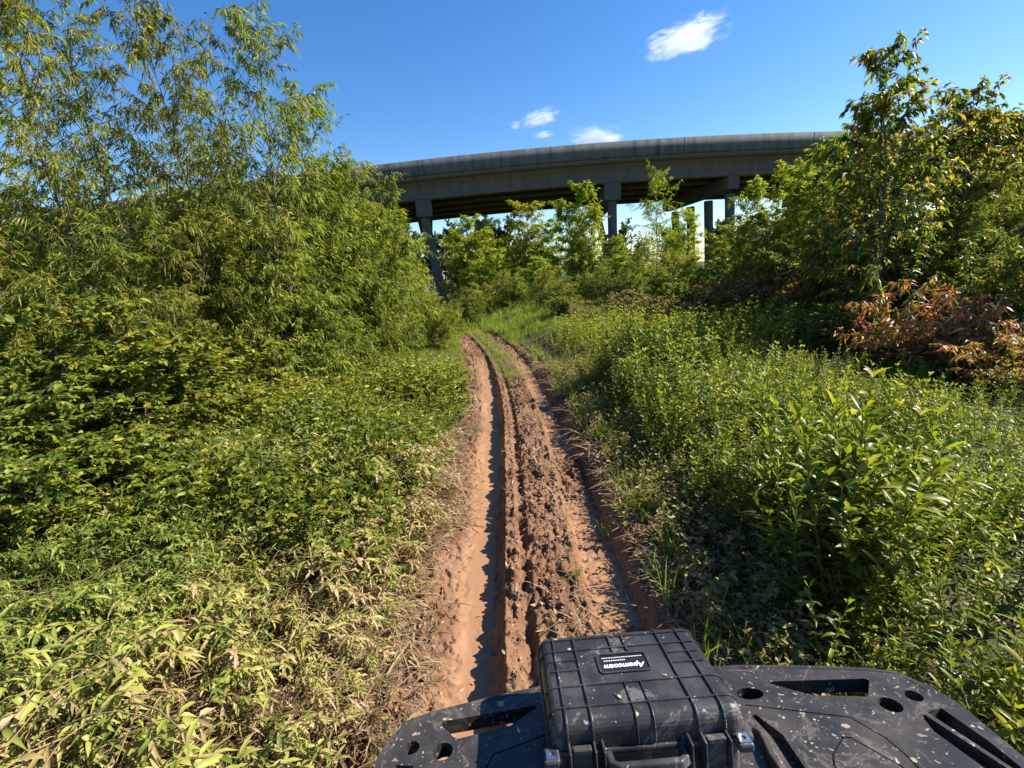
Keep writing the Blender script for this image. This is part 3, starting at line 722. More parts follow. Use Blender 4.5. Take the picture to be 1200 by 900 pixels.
# ---PLANTS (x, y, height, label)
PLANTS = [
    ('willow_tall', 'willow_sapling', 'tree', 'tall willow saplings left of the track', [
        (-3.06, 7.0, 5.35, 'tall slender willow sapling with bare lower stem, standing closest to the bridge', {'wide': 0.85}),
        (-4.43, 7.2, 5.54, 'tall airy willow sapling, second from the bridge in the left row', {'wide': 0.85}),
        (-5.42, 7.0, 5.44, 'sparse willow sapling with sky showing through, third from the bridge', {'wide': 0.8}),
        (-5.61, 6.2, 5.14, 'leaning willow sapling at the left picture edge', {'lean': (0, -3), 'wide': 0.85}),
        (-7.85, 7.8, 5.96, 'willow sapling cut by the left picture edge'),
        (-5.29, 9.5, 5.35, 'willow sapling in the gap behind the two closest to the bridge'),
        (-3.25, 8.4, 4.96, 'shorter willow sapling leaning out to the right of the slender one'),
        (-2.81, 9.3, 4.19, 'small thin sapling poking above the thicket beside the bridge end'),
    ]),
    ('willow_bush', 'willow_shrub', 'shrub', 'willow shrubs of the left thicket', [
        (-4.77, 4.9, 2.35, 'dusty green willow shrub at the left picture edge, above the broad-leaved bushes'),
        (-4.57, 5.6, 2.58, 'full willow shrub in the left thicket, below the sparse sapling'),
        (-6.73, 6.6, 2.66, 'willow shrub deep in the left thicket, meeting the sky at the left edge'),
        (-4.26, 6.3, 2.65, 'willow shrub below the airy second sapling of the left row'),
        (-3.73, 7.0, 2.92, 'willow shrub with a dark hollow under it, at the foot of the slender sapling'),
        (-3.32, 7.8, 3.21, 'pale green willow shrub right of the slender sapling stem'),
        (-7.09, 8.6, 3.17, 'willow shrub at the back of the thicket under the sparse sapling'),
        (-5.07, 8.3, 3.21, 'willow shrub filling the back of the thicket beneath the sky gap'),
        (-7.89, 8.0, 2.99, 'willow shrub furthest back at the left picture edge'),
        (-4.3, 9.2, 3.5, 'willow shrub hiding the bridge behind the slender sapling'),
        (-3.07, 9.0, 3.68, 'bushy willow shrub below the small thin sapling'),
        (-3.05, 10.4, 3.75, 'willow shrub touching the underside of the left bridge end'),
        (-3.79, 12.0, 4.23, 'high willow shrub behind the left thicket, touching the bridge end'),
        (-3.0, 11.8, 3.13, 'rounded willow shrub beside the far grass verge, left of the bridge column'),
        (-3.06, 13.5, 2.48, 'willow shrub in front of the foot of the leftmost bridge column'),
        (-2.58, 14.6, 1.64, 'low willow shrub where the track bends out of sight'),
        (-4.55, 17.0, 4.25, 'willow shrub hidden deepest in the left bend of the track'),
        (-1.86, 12.6, 1.53, 'low willow shrub on the verge where the left rut vanishes'),
        (-1.96, 16.5, 1.28, 'small willow shrub at the corner of the left thicket, under the bridge column'),
        (-4.12, 5.5, 1.65, 'low willow shrub drooping over the front of the left thicket'),
        (-3.13, 7.6, 1.83, 'low willow shrub bending towards the verge right of the dark hollow'),
        (-2.81, 9.6, 1.98, 'low bright willow shrub along the far left verge'),
        (-4.29, 4.6, 1.62, 'low willow shrub between the broad-leaved bushes and the thicket'),
    ]),
    ('leafy_bush', 'broad_leaved_bush', 'shrub', 'broad-leaved bushes at the left edge', [
        (-4.3, 3.9, 0.98, 'broad-leaved bush with bright yellow leaves at the left picture edge, behind the lowest ones'),
        (-4.19, 4.3, 1.58, 'dark broad-leaved bush with yellow tips under the left willow shrubs', {'wide': 1.5}),
        (-3.78, 4.6, 1.27, 'low dark green leafy bush in shade beside the pale flattened weeds', {'wide': 1.9}),
        (-3.62, 5.3, 1.18, 'small leafy bush with brown stems at the dark hollow in the left thicket', {'wide': 1.9}),
        (-3.59, 4.7, 0.86, 'low leafy bush between the dark hollow and the flattened weeds', {'wide': 1.9}),
        (-3.89, 4.0, 1.13, 'mid green leafy bush between the yellow-leaved and the dark one', {'wide': 1.8}),
        (-3.39, 3.1, 0.82, 'broad-leaved bush with pale yellow leaves reaching lowest at the left picture edge', {'wide': 1.6}),
        (-3.39, 3.7, 0.91, 'dark leafy bush in front of the left thicket, above the flattened weeds', {'wide': 1.8}),
        (-3.99, 3.4, 1.2, 'broad-leaved bush cut by the left picture edge, beside the pale yellow one'),
        (-5.29, 5.0, 1.6, 'broad-leaved bush with yellowing leaves touching the left picture edge'),
    ]),
    ('willow_mid', 'willow_tree', 'tree', 'young trees around the bridge', [
        (-1.66, 29, 5.31, 'dark green young tree just right of the leftmost bridge column', {'wide': 1.4}),
        (-2.86, 30, 4.75, 'dark tree close behind the leftmost bridge column', {'wide': 1.3}),
        (0.85, 26, 5.33, 'rounded green tree under the bridge, left of the tall pointed one', {'wide': 1.5}),
        (-0.65, 23.5, 2.96, 'low green tree at the end of the track in front of the bridge', {'wide': 1.6}),
        (2.32, 25, 4.21, 'green tree filling the gap between the round and the pointed tree', {'wide': 1.5}),
        (3.54, 23.5, 5.48, 'tall pointed willow tree in front of the bridge, left of the middle pier', {'wide': 1.1}),
        (3.91, 22.5, 4.18, 'slimmer green tree overlapping the tall pointed one', {'wide': 1.2}),
        (5.24, 22, 2.66, 'low green tree at the foot of the middle bridge pier', {'wide': 1.5}),
        (6.86, 24, 2.62, 'bright green tree between the middle pier and the row of columns', {'wide': 1.5}),
        (7.03, 19, 3.15, 'green tree below the row of bridge columns', {'wide': 1.2}),
        (8.99, 20, 2.41, 'green tree covering the feet of the four bridge columns', {'wide': 1.5}),
        (7.59, 15, 3.54, 'yellow green willow tree rising below the right bridge end', {'wide': 1.15}),
        (7.97, 14, 3.72, 'willow tree with open top touching the right bridge girder', {'wide': 1.2}),
        (7.58, 11.0, 3.75, 'willow tree hiding the point where the bridge runs behind the right trees', {'wide': 1.2}),
        (7.97, 13.0, 3.61, 'pointed willow tree just left of the point where the bridge disappears'),
        (7.93, 12.2, 3.7, 'yellow green willow tree left of the tall dark leafy tree', {'wide': 1.2}),
        (-1.56, 25, 2.52, 'shaded green tree behind the bend of the track', {'wide': 1.6}),
        (-4.75, 24, 3.7, 'green tree hidden behind the left thicket near the bridge column', {'wide': 1.4}),
        (1.29, 21.5, 2.24, 'low bushy tree in front of the round green tree', {'wide': 1.8}),
    ]),
    ('willow_tall', 'willow_sapling', 'tree', 'young trees around the bridge', [
        (5.65, 18, 4.8, 'thin open sapling with a visible dark stem in front of the middle of the bridge'),
    ]),
    ('leafy_tree', 'leafy_tree', 'tree', 'leafy trees on the right bank', [
        (5.76, 7.5, 4.34, 'tall dark leafy tree at the right bridge end, its pointed top against the sky', {'wide': 1.0}),
        (7.76, 8.3, 3.73, 'yellow tinged leafy tree behind the tall dark one, toward the right edge', {'wide': 1.2}),
        (9.27, 8.8, 3.51, 'leafy tree touching the right picture edge', {'wide': 1.2}),
        (5.91, 5.2, 1.98, 'leafy tree hanging into the right picture edge above the shaded weeds', {'wide': 1.3}),
        (8.59, 9.6, 3.66, 'leafy tree between the tall dark one and the yellow tinged one, hiding the bridge', {'wide': 1.5}),
        (10.26, 10.2, 3.72, 'leafy tree behind the one touching the right picture edge', {'wide': 1.6}),
        (6.74, 9.2, 3.59, 'leafy tree left of the tall dark one, reaching over the bridge end', {'wide': 1.2}),
    ]),
    ('willow_bush', 'willow_shrub', 'shrub', 'willow shrubs on the right bank', [
        (6.35, 11.4, 2.09, 'pale willow shrub in the middle of the right bank, beneath the bridge end'),
        (6.8, 10.4, 2.3, 'willow shrub left of the dark leafy tree trunk'),
        (6.17, 13.4, 1.43, 'willow shrub behind the brown brush on the right bank'),
        (7.76, 7.4, 2.29, 'willow shrub with drooping yellow leaves at the right picture edge'),
        (7.04, 7.2, 1.86, 'willow shrub below the yellow tinged leafy tree'),
        (6.17, 15.5, 1.47, 'small willow shrub right of the thin open sapling'),
        (7.01, 9.4, 1.75, 'willow shrub in front of the leafy tree at the bridge end'),
    ]),
    ('leafy_bush', 'broad_leaved_bush', 'shrub', 'broad-leaved bushes on the right bank', [
        (6.6, 8.0, 1.9, 'dark leafy bush with yellow spots at the foot of the tall leafy tree'),
        (5.19, 6.0, 0.61, 'dark low leafy bush left of the red-leaved bush, behind the weeds', {'wide': 1.6}),
        (5.04, 4.9, 0.56, 'leafy bush standing among the weeds below the red leaves', {'wide': 1.6}),
        (5.13, 7.2, 0.76, 'leafy bush on the edge of the weeds below the tall leafy tree', {'wide': 1.6}),
        (6.17, 9.2, 0.99, 'low dark bush between brown brush and red-leaved bush'),
        (6.02, 5.6, 1.26, 'leafy bush at the right picture edge above the red leaves'),
        (6.45, 6.8, 1.51, 'yellow green leafy bush behind the red-leaved bush'),
        (5.41, 5.0, 0.62, 'low leafy bush in deep shade beside the weeds at the right edge', {'wide': 2.0}),
    ]),
    ('red_bush', 'red_leaved_bush', 'shrub', 'red-leaved bushes on the right bank', [
        (4.93, 5.5, 1.15, 'red and orange leaved bush with drooping leaves on the right bank'),
        (5.25, 5.1, 0.92, 'red leaved bush at the right picture edge beside the orange one'),
        (5.6, 7.4, 0.76, 'small red leaved bush under the dark leafy tree'),
        (4.99, 4.5, 0.63, 'rusty bush at the right picture edge beside the shaded weeds', {'wide': 1.5}),
        (5.13, 5.5, 0.6, 'small orange bush in front of the drooping red-leaved one', {'wide': 1.5}),
        (5.17, 6.4, 0.58, 'small rust and green bush between the weeds and the grey brown brush', {'wide': 1.5}),
        (5.57, 11.6, 1.02, 'orange and green bush under the yellow green bush of the right bank', {'wide': 1.3}),
        (5.95, 10.6, 1.1, 'rust coloured bush in front of the pale willow shrub of the right bank'),
        (6.53, 8.2, 1.24, 'orange tinted bush at the foot of the tall dark leafy tree'),
        (5.23, 5.3, 0.66, 'low red leaved bush at the foot of the orange one, above the weeds'),
        (6.28, 9.9, 0.96, 'reddish dry bush between the far weeds and the willow shrubs'),
    ]),
    ('brown_bush', 'brown_brush', 'shrub', 'dead brush on the banks', [
        (2.22, 12.8, 0.8, 'brown and green tangled brush mound at the far end of the weeds', {'wide': 1.5}),
        (3.21, 12.6, 0.96, 'orange brown dead brush below the middle bridge pier', {'wide': 1.4}),
        (3.92, 12.0, 0.75, 'dead brown brush at the foot of the thin open sapling', {'wide': 1.4}),
        (4.92, 11.8, 0.84, 'dead brown brush below the row of bridge columns', {'wide': 1.5}),
        (5.48, 11.0, 0.98, 'dark brown brush on the edge of the bright weeds', {'wide': 1.4}),
        (5.99, 10.0, 0.73, 'tangled brown brush left of the bare grey one', {'wide': 1.4}),
        (5.9, 8.2, 0.61, 'bare grey brown brush in front of the red-leaved bush', {'wide': 1.3}),
        (-3.5, 6.0, 0.54, 'small dead brush with bare reddish stems in the hollow of the left thicket'),
    ]),
    ('leafy_bush', 'broad_leaved_bush', 'shrub', 'broad-leaved bushes on the right bank', [
        (4.68, 12.6, 1.17, 'yellow green bush behind the dead brown brush, under the bridge columns', {'wide': 1.3}),
        (5.75, 12.0, 1.45, 'yellow green bush rising behind the dark brown brush', {'wide': 1.2}),
        (6.23, 10.8, 1.53, 'leafy bush between the two willow shrubs of the right bank', {'wide': 1.2}),
        (1.86, 15.5, 1.09, 'bright leafy bush at the far edge of the green field', {'wide': 1.4}),
    ]),
    ('willow_bush', 'willow_shrub', 'shrub', 'willow shrubs on the right bank', [
        (4.34, 17, 1.75, 'willow shrub at the foot of the middle bridge pier', {'wide': 1.3}),
        (3.67, 19, 1.72, 'willow shrub below the tall pointed tree', {'wide': 1.3}),
        (5.37, 16, 1.72, 'willow shrub behind the stem of the thin open sapling', {'wide': 1.2}),
        (0.29, 20, 1.77, 'willow shrub at the far end of the track below the round tree', {'wide': 1.4}),
        (1.8, 19, 1.78, 'willow shrub between the round tree and the tall pointed tree', {'wide': 1.4}),
        (-1.5, 18.5, 1.45, 'dark low willow shrub straight ahead at the end of the ruts', {'wide': 1.5}),
        (-1.15, 21, 1.59, 'dark willow shrub closing the far end of the track', {'wide': 1.5}),
    ]),
]
for key, name, cat, group, rows in PLANTS:
    P(key, name, cat, rows, group)
for i in range(34):
    x = -34 + 2.5 * i + random.uniform(-1, 1); yy = random.uniform(58, 84)
    put_plant('far_tree', 'woodland_tree', x, yy, random.uniform(8, 12) * (1 if x < 4 else .62), 'dark tree in the wood seen beyond the bridge', 'tree', 'trees of the wood beyond the bridge')

# ------------------------------------------------------------------ vehicle front rack and case
def frame(yaw, tilt, O):
    return Matrix.Translation(O) @ Matrix.Rotation(R(yaw), 4, 'Z') @ Matrix.Rotation(R(-tilt), 4, 'X')
O = Vector((.216, .839, .970))
case_M = frame(1.0, 10, O) @ Matrix.Translation((0, .008, .006))
rack_M = frame(2.0, 10, O) @ Matrix.Translation((.09, 0, 0))

def build_atv():
    root = empty('quad_bike'); root.matrix_world = rack_M
    tag(root, 'muddy black front end and rack of a quad bike on the wheel ruts', 'quad bike')
    half = [(.0, .192), (.25, .182), (.40, .158), (.555, .127), (.625, .105), (.655, .06), (.668, .0), (.655, -.14), (.63, -.36), (.56, -.42), (0, -.43)]
    pts = half[:-1][1:]
    outline = [(0, .192)] + pts + [(0, -.43)] + [(-a, b) for a, b in pts[::-1]]
    bm = bmesh.new(); add_prism(bm, outline, -.035, 0)
    rack = bm_obj('front_rack', bm, M['rack'], root)
    cut = bmesh.new()
    def pr(p, z0=-.06, z1=.02):
        for s in (1, -1):
            add_prism(cut, [(a * s, b) for a, b in (p if s == 1 else p[::-1])], z0, z1)
    def circ(c, rx, ry=None, n=14): return [(c[0] + rx * math.cos(i * math.tau / n), c[1] + (ry or rx) * math.sin(i * math.tau / n)) for i in range(n)]
    pr([(.365, .068), (.485, .046), (.497, .052), (.535, .096), (.528, .103), (.30, .125), (.296, .118)][::1])
    pr(circ((.519, .015), .024)); pr(circ((.592, .034), .019)); pr(circ((.228, .092), .034, .020))
    pr([(.545, -.066), (.556, -.028), (.566, -.020), (.60, -.17), (.595, -.24), (.57, -.24)])
    pr([(.578, -.016), (.618, -.008), (.628, -.10), (.622, -.24), (.612, -.24), (.61, -.17)])
    pr([(.195, .025), (.207, .028), (.232, -.035), (.215, -.28), (.19, -.28), (.205, -.035)], -.022)
    def seam(path, w=.0035, d=-.006):
        for (a0, b0), (a1, b1) in zip(path, path[1:]):
            L = math.hypot(a1 - a0, b1 - b0); nx, ny = -(b1 - b0) / L * w / 2, (a1 - a0) / L * w / 2
            ex, ey = (a1 - a0) / L * w / 2, (b1 - b0) / L * w / 2
            pr([(a0 - nx - ex, b0 - ny - ey), (a1 - nx + ex, b1 - ny + ey), (a1 + nx + ex, b1 + ny + ey), (a0 + nx - ex, b0 + ny - ey)], d, .02)
    seam([(.20, .058), (.30, .026), (.405, -.008)]); seam([(.405, -.008), (.435, -.07), (.44, -.112), (.43, -.30)])
    seam([(.285, -.28), (.285, -.12), (.30, -.095)]); seam([(.30, -.095), (.352, -.056), (.365, -.06), (.41, -.135), (.41, -.28)])
    me = bpy.data.meshes.new('cut'); bmesh.ops.recalc_face_normals(cut, faces=cut.faces); cut.to_mesh(me); cut.free()
    co = bpy.data.objects.new('cut', me); link(co); co.matrix_world = rack_M
    bo = rack.modifiers.new('cut', 'BOOLEAN'); bo.object = co; bo.operation = 'DIFFERENCE'; bo.solver = 'EXACT'; bo.use_self = True
    bv = rack.modifiers.new('bv', 'BEVEL'); bv.width = .0035; bv.segments = 2; bv.limit_method = 'ANGLE'; bv.angle_limit = R(50)
    bpy.context.view_layer.update()
    dg = bpy.context.evaluated_depsgraph_get()
    nm = bpy.data.meshes.new_from_object(rack.evaluated_get(dg))
    rack.modifiers.clear(); rack.data = nm
    bpy.data.objects.remove(co)
    # raised lips beside the case
    for s in (1, -1):
        bm = bmesh.new()
        path = [(s * .165, -.30, .012), (s * .170, -.10, .012), (s * .182, -.045, .010), (s * .178, -.02, .002)]
        sweep_rect(bm, path, [(0, 0, 1)] * 4, .022, .024)
        bm_obj('rack_ridge', bm, M['rack'], root, bevel=.003)
    # front edge roll
    bm = bmesh.new()
    e = [(-.64, .03, -.02), (-.622, .103, -.02), (-.553, .128, -.02), (-.40, .160, -.02), (-.25, .184, -.02), (0, .194, -.02), (.25, .184, -.02), (.40, .160, -.02), (.553, .128, -.02), (.622, .103, -.02), (.64, .03, -.02)]
    sweep_rect(bm, [(a * 1.0, b + .004, c) for a, b, c in e], [(0, .3, 1)] * len(e), .02, .045)
    bm_obj('rack_edge', bm, M['rack'], root, bevel=.006)
    # hood and fenders below the rack, plus an added dark sheet
    bm = bmesh.new()
    add_prism(bm, [(-.24, .10), (.24, .10), (.30, -.1), (.30, -.75), (-.30, -.75), (-.30, -.1)], -.36, -.075)
    for s in (1, -1):
        add_prism(bm, [(s * .30, .06), (s * .60, .02), (s * .62, -.36), (s * .30, -.40)][::s], -.10, -.055)
    add_prism(bm, [(-.36, .10), (.50, .10), (.62, 0), (.62, -.36), (-.62, -.36), (-.60, -.02)], -.075, -.055)  # dark sheet added under the slots to stand in for the shade inside them
    bm_obj('front_body', bm, M['black'], root, bevel=.006, seg=2)
    bm = bmesh.new()
    for z in (-.18, -.34):
        sweep_rect(bm, [(-.28, .02, z), (-.25, .14, z), (0, .17, z), (.25, .14, z), (.28, .02, z)], [(0, 0, 1)] * 5, .035, .035)
    for s in (-.2, .2): sweep_rect(bm, [(s, .15, -.10), (s, .15, -.42)], [(0, 1, 0)] * 2, .03, .03)
    bm_obj('bumper', bm, M['black'], root, bevel=.006)
    inv = rack_M.inverted()
    for x in (-.30, .70):
        bm = bmesh.new(); n = 36
        prof = [(.16, -.10), (.25, -.125), (.29, -.11), (.305, -.05), (.305, .05), (.29, .11), (.25, .125), (.16, .10)]
        rings = []
        for i in range(n):
            a = i * math.tau / n; lug = .018 if i % 2 else 0
            rings.append([bm.verts.new((w, (r_ + (lug if r_ > .28 else 0)) * math.cos(a), (r_ + (lug if r_ > .28 else 0)) * math.sin(a))) for r_, w in prof])
        for i in range(n):
            for k in range(len(prof) - 1):
                bm.faces.new((rings[i][k], rings[i][k + 1], rings[(i + 1) % n][k + 1], rings[(i + 1) % n][k]))
        w = empty('wheel'); w.parent = root
        w.matrix_local = inv @ Matrix.Translation((x, .80, .245))
        bm_obj('tyre', bm, M['tyre'], w)
        bm = bmesh.new(); bmesh.ops.create_cone(bm, cap_ends=True, segments=24, radius1=.17, radius2=.17, depth=.15, matrix=Matrix.Rotation(R(90), 4, 'Y'))
        bm_obj('rim', bm, M['rim'], w, bevel=.01)
build_atv()

def rounded_path(b0, b1, z0, z1, r, n=6):
    """up the near wall, over the top and down the far wall; returns points (b,z) and normals"""
    pts = [(b0, z0)]; nr = [(-1, 0)]
    for i in range(n + 1):
        a = math.pi - i * math.pi / 2 / n
        pts.append((b0 + r + r * math.cos(a), z1 - r + r * math.sin(a))); nr.append((math.cos(a), math.sin(a)))
    for i in range(n + 1):
        a = math.pi / 2 - i * math.pi / 2 / n
        pts.append((b1 - r + r * math.cos(a), z1 - r + r * math.sin(a))); nr.append((math.cos(a), math.sin(a)))
    pts.append((b1, z0)); nr.append((1, 0))
    return pts, nr

def build_case():
    root = empty('equipment_case'); root.matrix_world = case_M
    tag(root, 'scuffed black ribbed hard case with a label plate, lying on the rack', 'hard case')
    W, D0, D1, Ht = .385, -.142, .148, .150
    cb = (D0 + D1) / 2; dd = D1 - D0
    # base
    bm = bmesh.new(); add_box(bm, (0, cb, .043), (W - .012, dd - .014, .084)); b = bm_obj('base', bm, M['case'], root, bevel=.018, seg=4)
    # rim flange where lid and base meet
    bm = bmesh.new(); add_box(bm, (0, cb, .088), (W + .012, dd + .010, .012)); bm_obj('rim', bm, M['case'], root, bevel=.004)
    # lid: rounded shell with raised ribs
    bm = bmesh.new(); add_box(bm, (0, cb, .122), (W, dd, .056))
    bmesh.ops.bevel(bm, geom=[e for e in bm.edges if max(v.co.z for v in e.verts) > .14 or abs(e.verts[0].co.z - e.verts[1].co.z) > .01], offset=.024, segments=5, profile=.5, affect='EDGES')
    def rib_b(a, b0=None, b1=None, w=.006, skew=0.0):
        """rib running front to back at a"""
        p, nr = rounded_path(D0, D1, .098, Ht, .024)
        if b0 is not None:
            p = [(b0, Ht), (b1, Ht)]; nr = [(0, 1)] * 2
        sweep_rect(bm, [(a, q[0], q[1]) for q in p], [(0, q[0], q[1]) for q in nr], w, .009)
    def rib_a(bb, a0=None, a1=None, w=.0055):
        p, nr = rounded_path(-W / 2, W / 2, .098, Ht, .024)
        if a0 is not None:
            p = [(a0, Ht), (a1, Ht)]; nr = [(0, 1)] * 2
        sweep_rect(bm, [(q[0], bb, q[1]) for q in p], [(q[0], 0, q[1]) for q in nr], w, .007)
    for a in (-.158, -.108, .098, .150): rib_b(a)
    for a in (-.021, .013):
        rib_b(a, .058, .124); p, nr = rounded_path(D0, D1, .098, Ht, .024)
        q = p[:8] + [(-.045, Ht)]; q2 = nr[:8] + [(0, 1)]
        sweep_rect(bm, [(a, c[0], c[1]) for c in q], [(0, c[0], c[1]) for c in q2], .0042, .007)
    for bb in (.075, -.045, -.105): rib_a(bb)
    for bb in (.040, .005):
        rib_a(bb, -W / 2 + .02, -.108); rib_a(bb, .098, W / 2 - .02)
    rib_a(.118)
    lid = bm_obj('lid', bm, M['case'], root, bevel=.0012, seg=2)
    # label plate with raised frame and white print (reads from the far side)
    la, lb, lw, lh = -.006, .018, .118, .068
    bm = bmesh.new()
    def rr(w, h, r_, n=4):
        out = []
        for cx, cy, a0 in ((w / 2 - r_, h / 2 - r_, 0), (-w / 2 + r_, h / 2 - r_, 90), (-w / 2 + r_, -h / 2 + r_, 180), (w / 2 - r_, -h / 2 + r_, 270)):
            for i in range(n + 1):
                t = R(a0 + 90 * i / n); out.append((la + cx + r_ * math.cos(t), lb + cy + r_ * math.sin(t)))
        return out
    o_, i_ = rr(lw, lh, .010), rr(lw - .010, lh - .010, .006)
    vs = [[bm.verts.new((*p, z)) for p in ring] for ring, z in ((o_, Ht - .001), (o_, Ht + .0035), (i_, Ht + .0035), (i_, Ht - .001))]
    n = len(o_)
    for A, B in zip(vs, vs[1:]):
        for k in range(n): bm.faces.new((A[k], A[(k + 1) % n], B[(k + 1) % n], B[k]))
    plate = bm_obj('label_plate', bm, M['case'], root)
    bm = bmesh.new(); add_prism(bm, rr(lw - .0104, lh - .0104, .006), Ht - .002, Ht + .0006)
    bm_obj('label', bm, M['label'], plate)
    cu = bpy.data.curves.new('lettering', 'FONT'); cu.body = 'Apemcotm'; cu.size = .022; cu.shear = .3; cu.align_x = 'CENTER'; cu.extrude = .0003; cu.offset = .0006
    tmp = bpy.data.objects.new('tmp', cu); link(tmp); bpy.context.view_layer.update()
    me = bpy.data.meshes.new_from_object(tmp.evaluated_get(bpy.context.evaluated_depsgraph_get())); bpy.data.objects.remove(tmp)
    sx = .094 / max(v.co.x * 2 for v in me.vertices)
    for v in me.vertices:
        v.co.x *= sx
        v.co = Vector((la - v.co.x, lb - .012 - v.co.y + .008, Ht + .0012 + v.co.z))
    me.materials.clear(); me.materials.append(M['print'])
    bm = bmesh.new(); bm.from_mesh(me)
    for k in range(26):   # fine print too small to read: two rows of dashes
        add_box(bm, (la - .045 + k * .0036, lb + .019, Ht + .0013), (.0024, .0022, .0006))
    for k in range(12):
        add_box(bm, (la - .042 + k * .0042, lb + .009, Ht + .0013), (.0026, .0028, .0006))
    bm_obj('lettering', bm, M['print'], plate)
    # handle
    bm = bmesh.new()
    sweep_rect(bm, [(-.082, D0 - .002, .082), (-.080, D0 - .030, .084), (-.068, D0 - .040, .086), (.048, D0 - .040, .086), (.060, D0 - .030, .084), (.062, D0 - .002, .082)], [(0, 0, 1)] * 6, .018, .018)
    bm_obj('handle', bm, M['case'], root, bevel=.004)
    # latches: fluted clips
    for ac in (-.133, .124):
        bm = bmesh.new()
        add_box(bm, (ac, D0 - .010, .075), (.040, .016, .060)); add_box(bm, (ac, D0 - .016, .106), (.036, .014, .012))
        for s in (-1, 1): add_box(bm, (ac + s * .024, D0 - .014, .070), (.0045, .034, .085))
        bm_obj('latch', bm, M['case'], root, bevel=.003)
    # ribs flanking the handle
    for a in (-.092, .074):
        bm = bmesh.new(); add_box(bm, (a, D0 - .014, .066), (.0045, .034, .09)); bm_obj('handle_bracket', bm, M['case'], root, bevel=.002)
    # padlock tabs with bright metal eyelets
    for a in (-.192, .178):
        bm = bmesh.new(); add_box(bm, (a, D0 - .012, .092), (.030, .036, .018))
        tb = bm_obj('lock_tab', bm, M['case'], root, bevel=.005)
        bm = bmesh.new(); no = 16; z = .1015
        sq = [(a + .0105 * max(-1, min(1, 1.5 * math.cos(i * math.tau / no))), D0 - .015 + .0105 * max(-1, min(1, 1.5 * math.sin(i * math.tau / no)))) for i in range(no)]
        ci = [(a + .0048 * math.cos(i * math.tau / no), D0 - .015 + .0048 * math.sin(i * math.tau / no)) for i in range(no)]
        rings = [[bm.verts.new((*p, zz)) for p in r_] for r_, zz in ((sq, z - .012), (sq, z + .0015), (ci, z + .002), (ci, z - .012))]
        for A, B in zip(rings, rings[1:]):
            for k in range(no): bm.faces.new((A[k], A[(k + 1) % no], B[(k + 1) % no], B[k]))
        bm_obj('eyelet', bm, M['steel'], tb)
    # corner moulding knuckle at the right front
    bm = bmesh.new(); add_box(bm, (.196, D0 + .02, .088), (.02, .05, .02)); bm_obj('corner_guard', bm, M['case'], root, bevel=.008, seg=3)
build_case()

# dead leaf scraps lying on the case and the rack
def scrap(loc, rot, s, label, mtx):
    pts = [(0, -1), (.45, -.5), (.6, .1), (.3, .6), (0, 1), (-.35, .5), (-.5, 0), (-.4, -.6)]
    bm = bmesh.new(); c = bm.verts.new((0, 0, .25 * s)); vs = [bm.verts.new((x * s * .6, y * s, .12 * s * math.sin(i * 1.9))) for i, (x, y) in enumerate(pts)]
    for i in range(8): bm.faces.new((c, vs[i], vs[(i + 1) % 8]))
    o = bm_obj('fallen_leaf', bm, M['leaf_bit']); o.matrix_world = mtx @ Matrix.Translation(loc) @ Matrix.Rotation(rot, 4, 'Z')
    m = o.modifiers.new('s', 'SOLIDIFY'); m.thickness = .0006
    tag(o, label, 'leaf', 'leaf scraps on the vehicle')
scrap((-.045, -.084, .1525), .6, .011, 'curled tan leaf scrap lying on top of the case lid', case_M)
scrap((-.018, -.128, .1475), .1, .009, 'small tan leaf scrap on the near rounded edge of the case lid', case_M)
scrap((.07, -.035, .1525), 1.2, .006, 'tiny pale leaf crumb beside the label plate on the case', case_M)
scrap((-.345, .05, .002), .2, .011, 'pale leaf scrap on the shaded rack left of the case', rack_M)

# ------------------------------------------------------------------ world, sun, camera
SUN_AZ, SUN_EL = 83.0, 42.0     # azimuth clockwise from +Y
def build_world():
    w = bpy.data.worlds.new('World'); SC.world = w; w.use_nodes = True
    nt = w.node_tree; nt.nodes.clear()
    out = nt.nodes.new('ShaderNodeOutputWorld'); bg = nt.nodes.new('ShaderNodeBackground')
    sky = nt.nodes.new('ShaderNodeTexSky'); sky.sky_type = 'NISHITA'; sky.sun_disc = False
    sky.sun_elevation = R(SUN_EL); sky.sun_rotation = R(SUN_AZ); sky.altitude = 100; sky.air_density = 1.0; sky.dust_density = .3; sky.ozone_density = 2.5
    h = nt.nodes.new('ShaderNodeHueSaturation'); h.inputs['Saturation'].default_value = 1.32; h.inputs['Hue'].default_value = .506
    nt.links.new(sky.outputs[0], h.inputs['Color']); nt.links.new(h.outputs[0], bg.inputs[0])
    bg.inputs[1].default_value = .079
    nt.links.new(bg.outputs[0], out.inputs[0])
    li = bpy.data.lights.new('sun', 'SUN'); li.energy = 5.0; li.angle = R(.5); li.color = (1, .94, .84)
    o = bpy.data.objects.new('sun', li); link(o)
    az, el = R(SUN_AZ), R(SUN_EL)
    d = Vector((math.sin(az) * math.cos(el), math.cos(az) * math.cos(el), math.sin(el)))
    o.rotation_euler = d.to_track_quat('Z', 'Y').to_euler()
build_world()

def build_camera():
    c = bpy.data.cameras.new('camera'); o = bpy.data.objects.new('camera', c); link(o)
    c.sensor_width = 36; c.lens = 36 * 550 / 1200; c.clip_end = 6000; c.clip_start = .02
    o.matrix_world = Matrix.Translation((0, 0, 2.0)) @ Matrix.Rotation(R(90 - 13.3), 4, 'X') @ Matrix.Rotation(R(-4.0), 4, 'Z')
    SC.camera = o
build_camera()

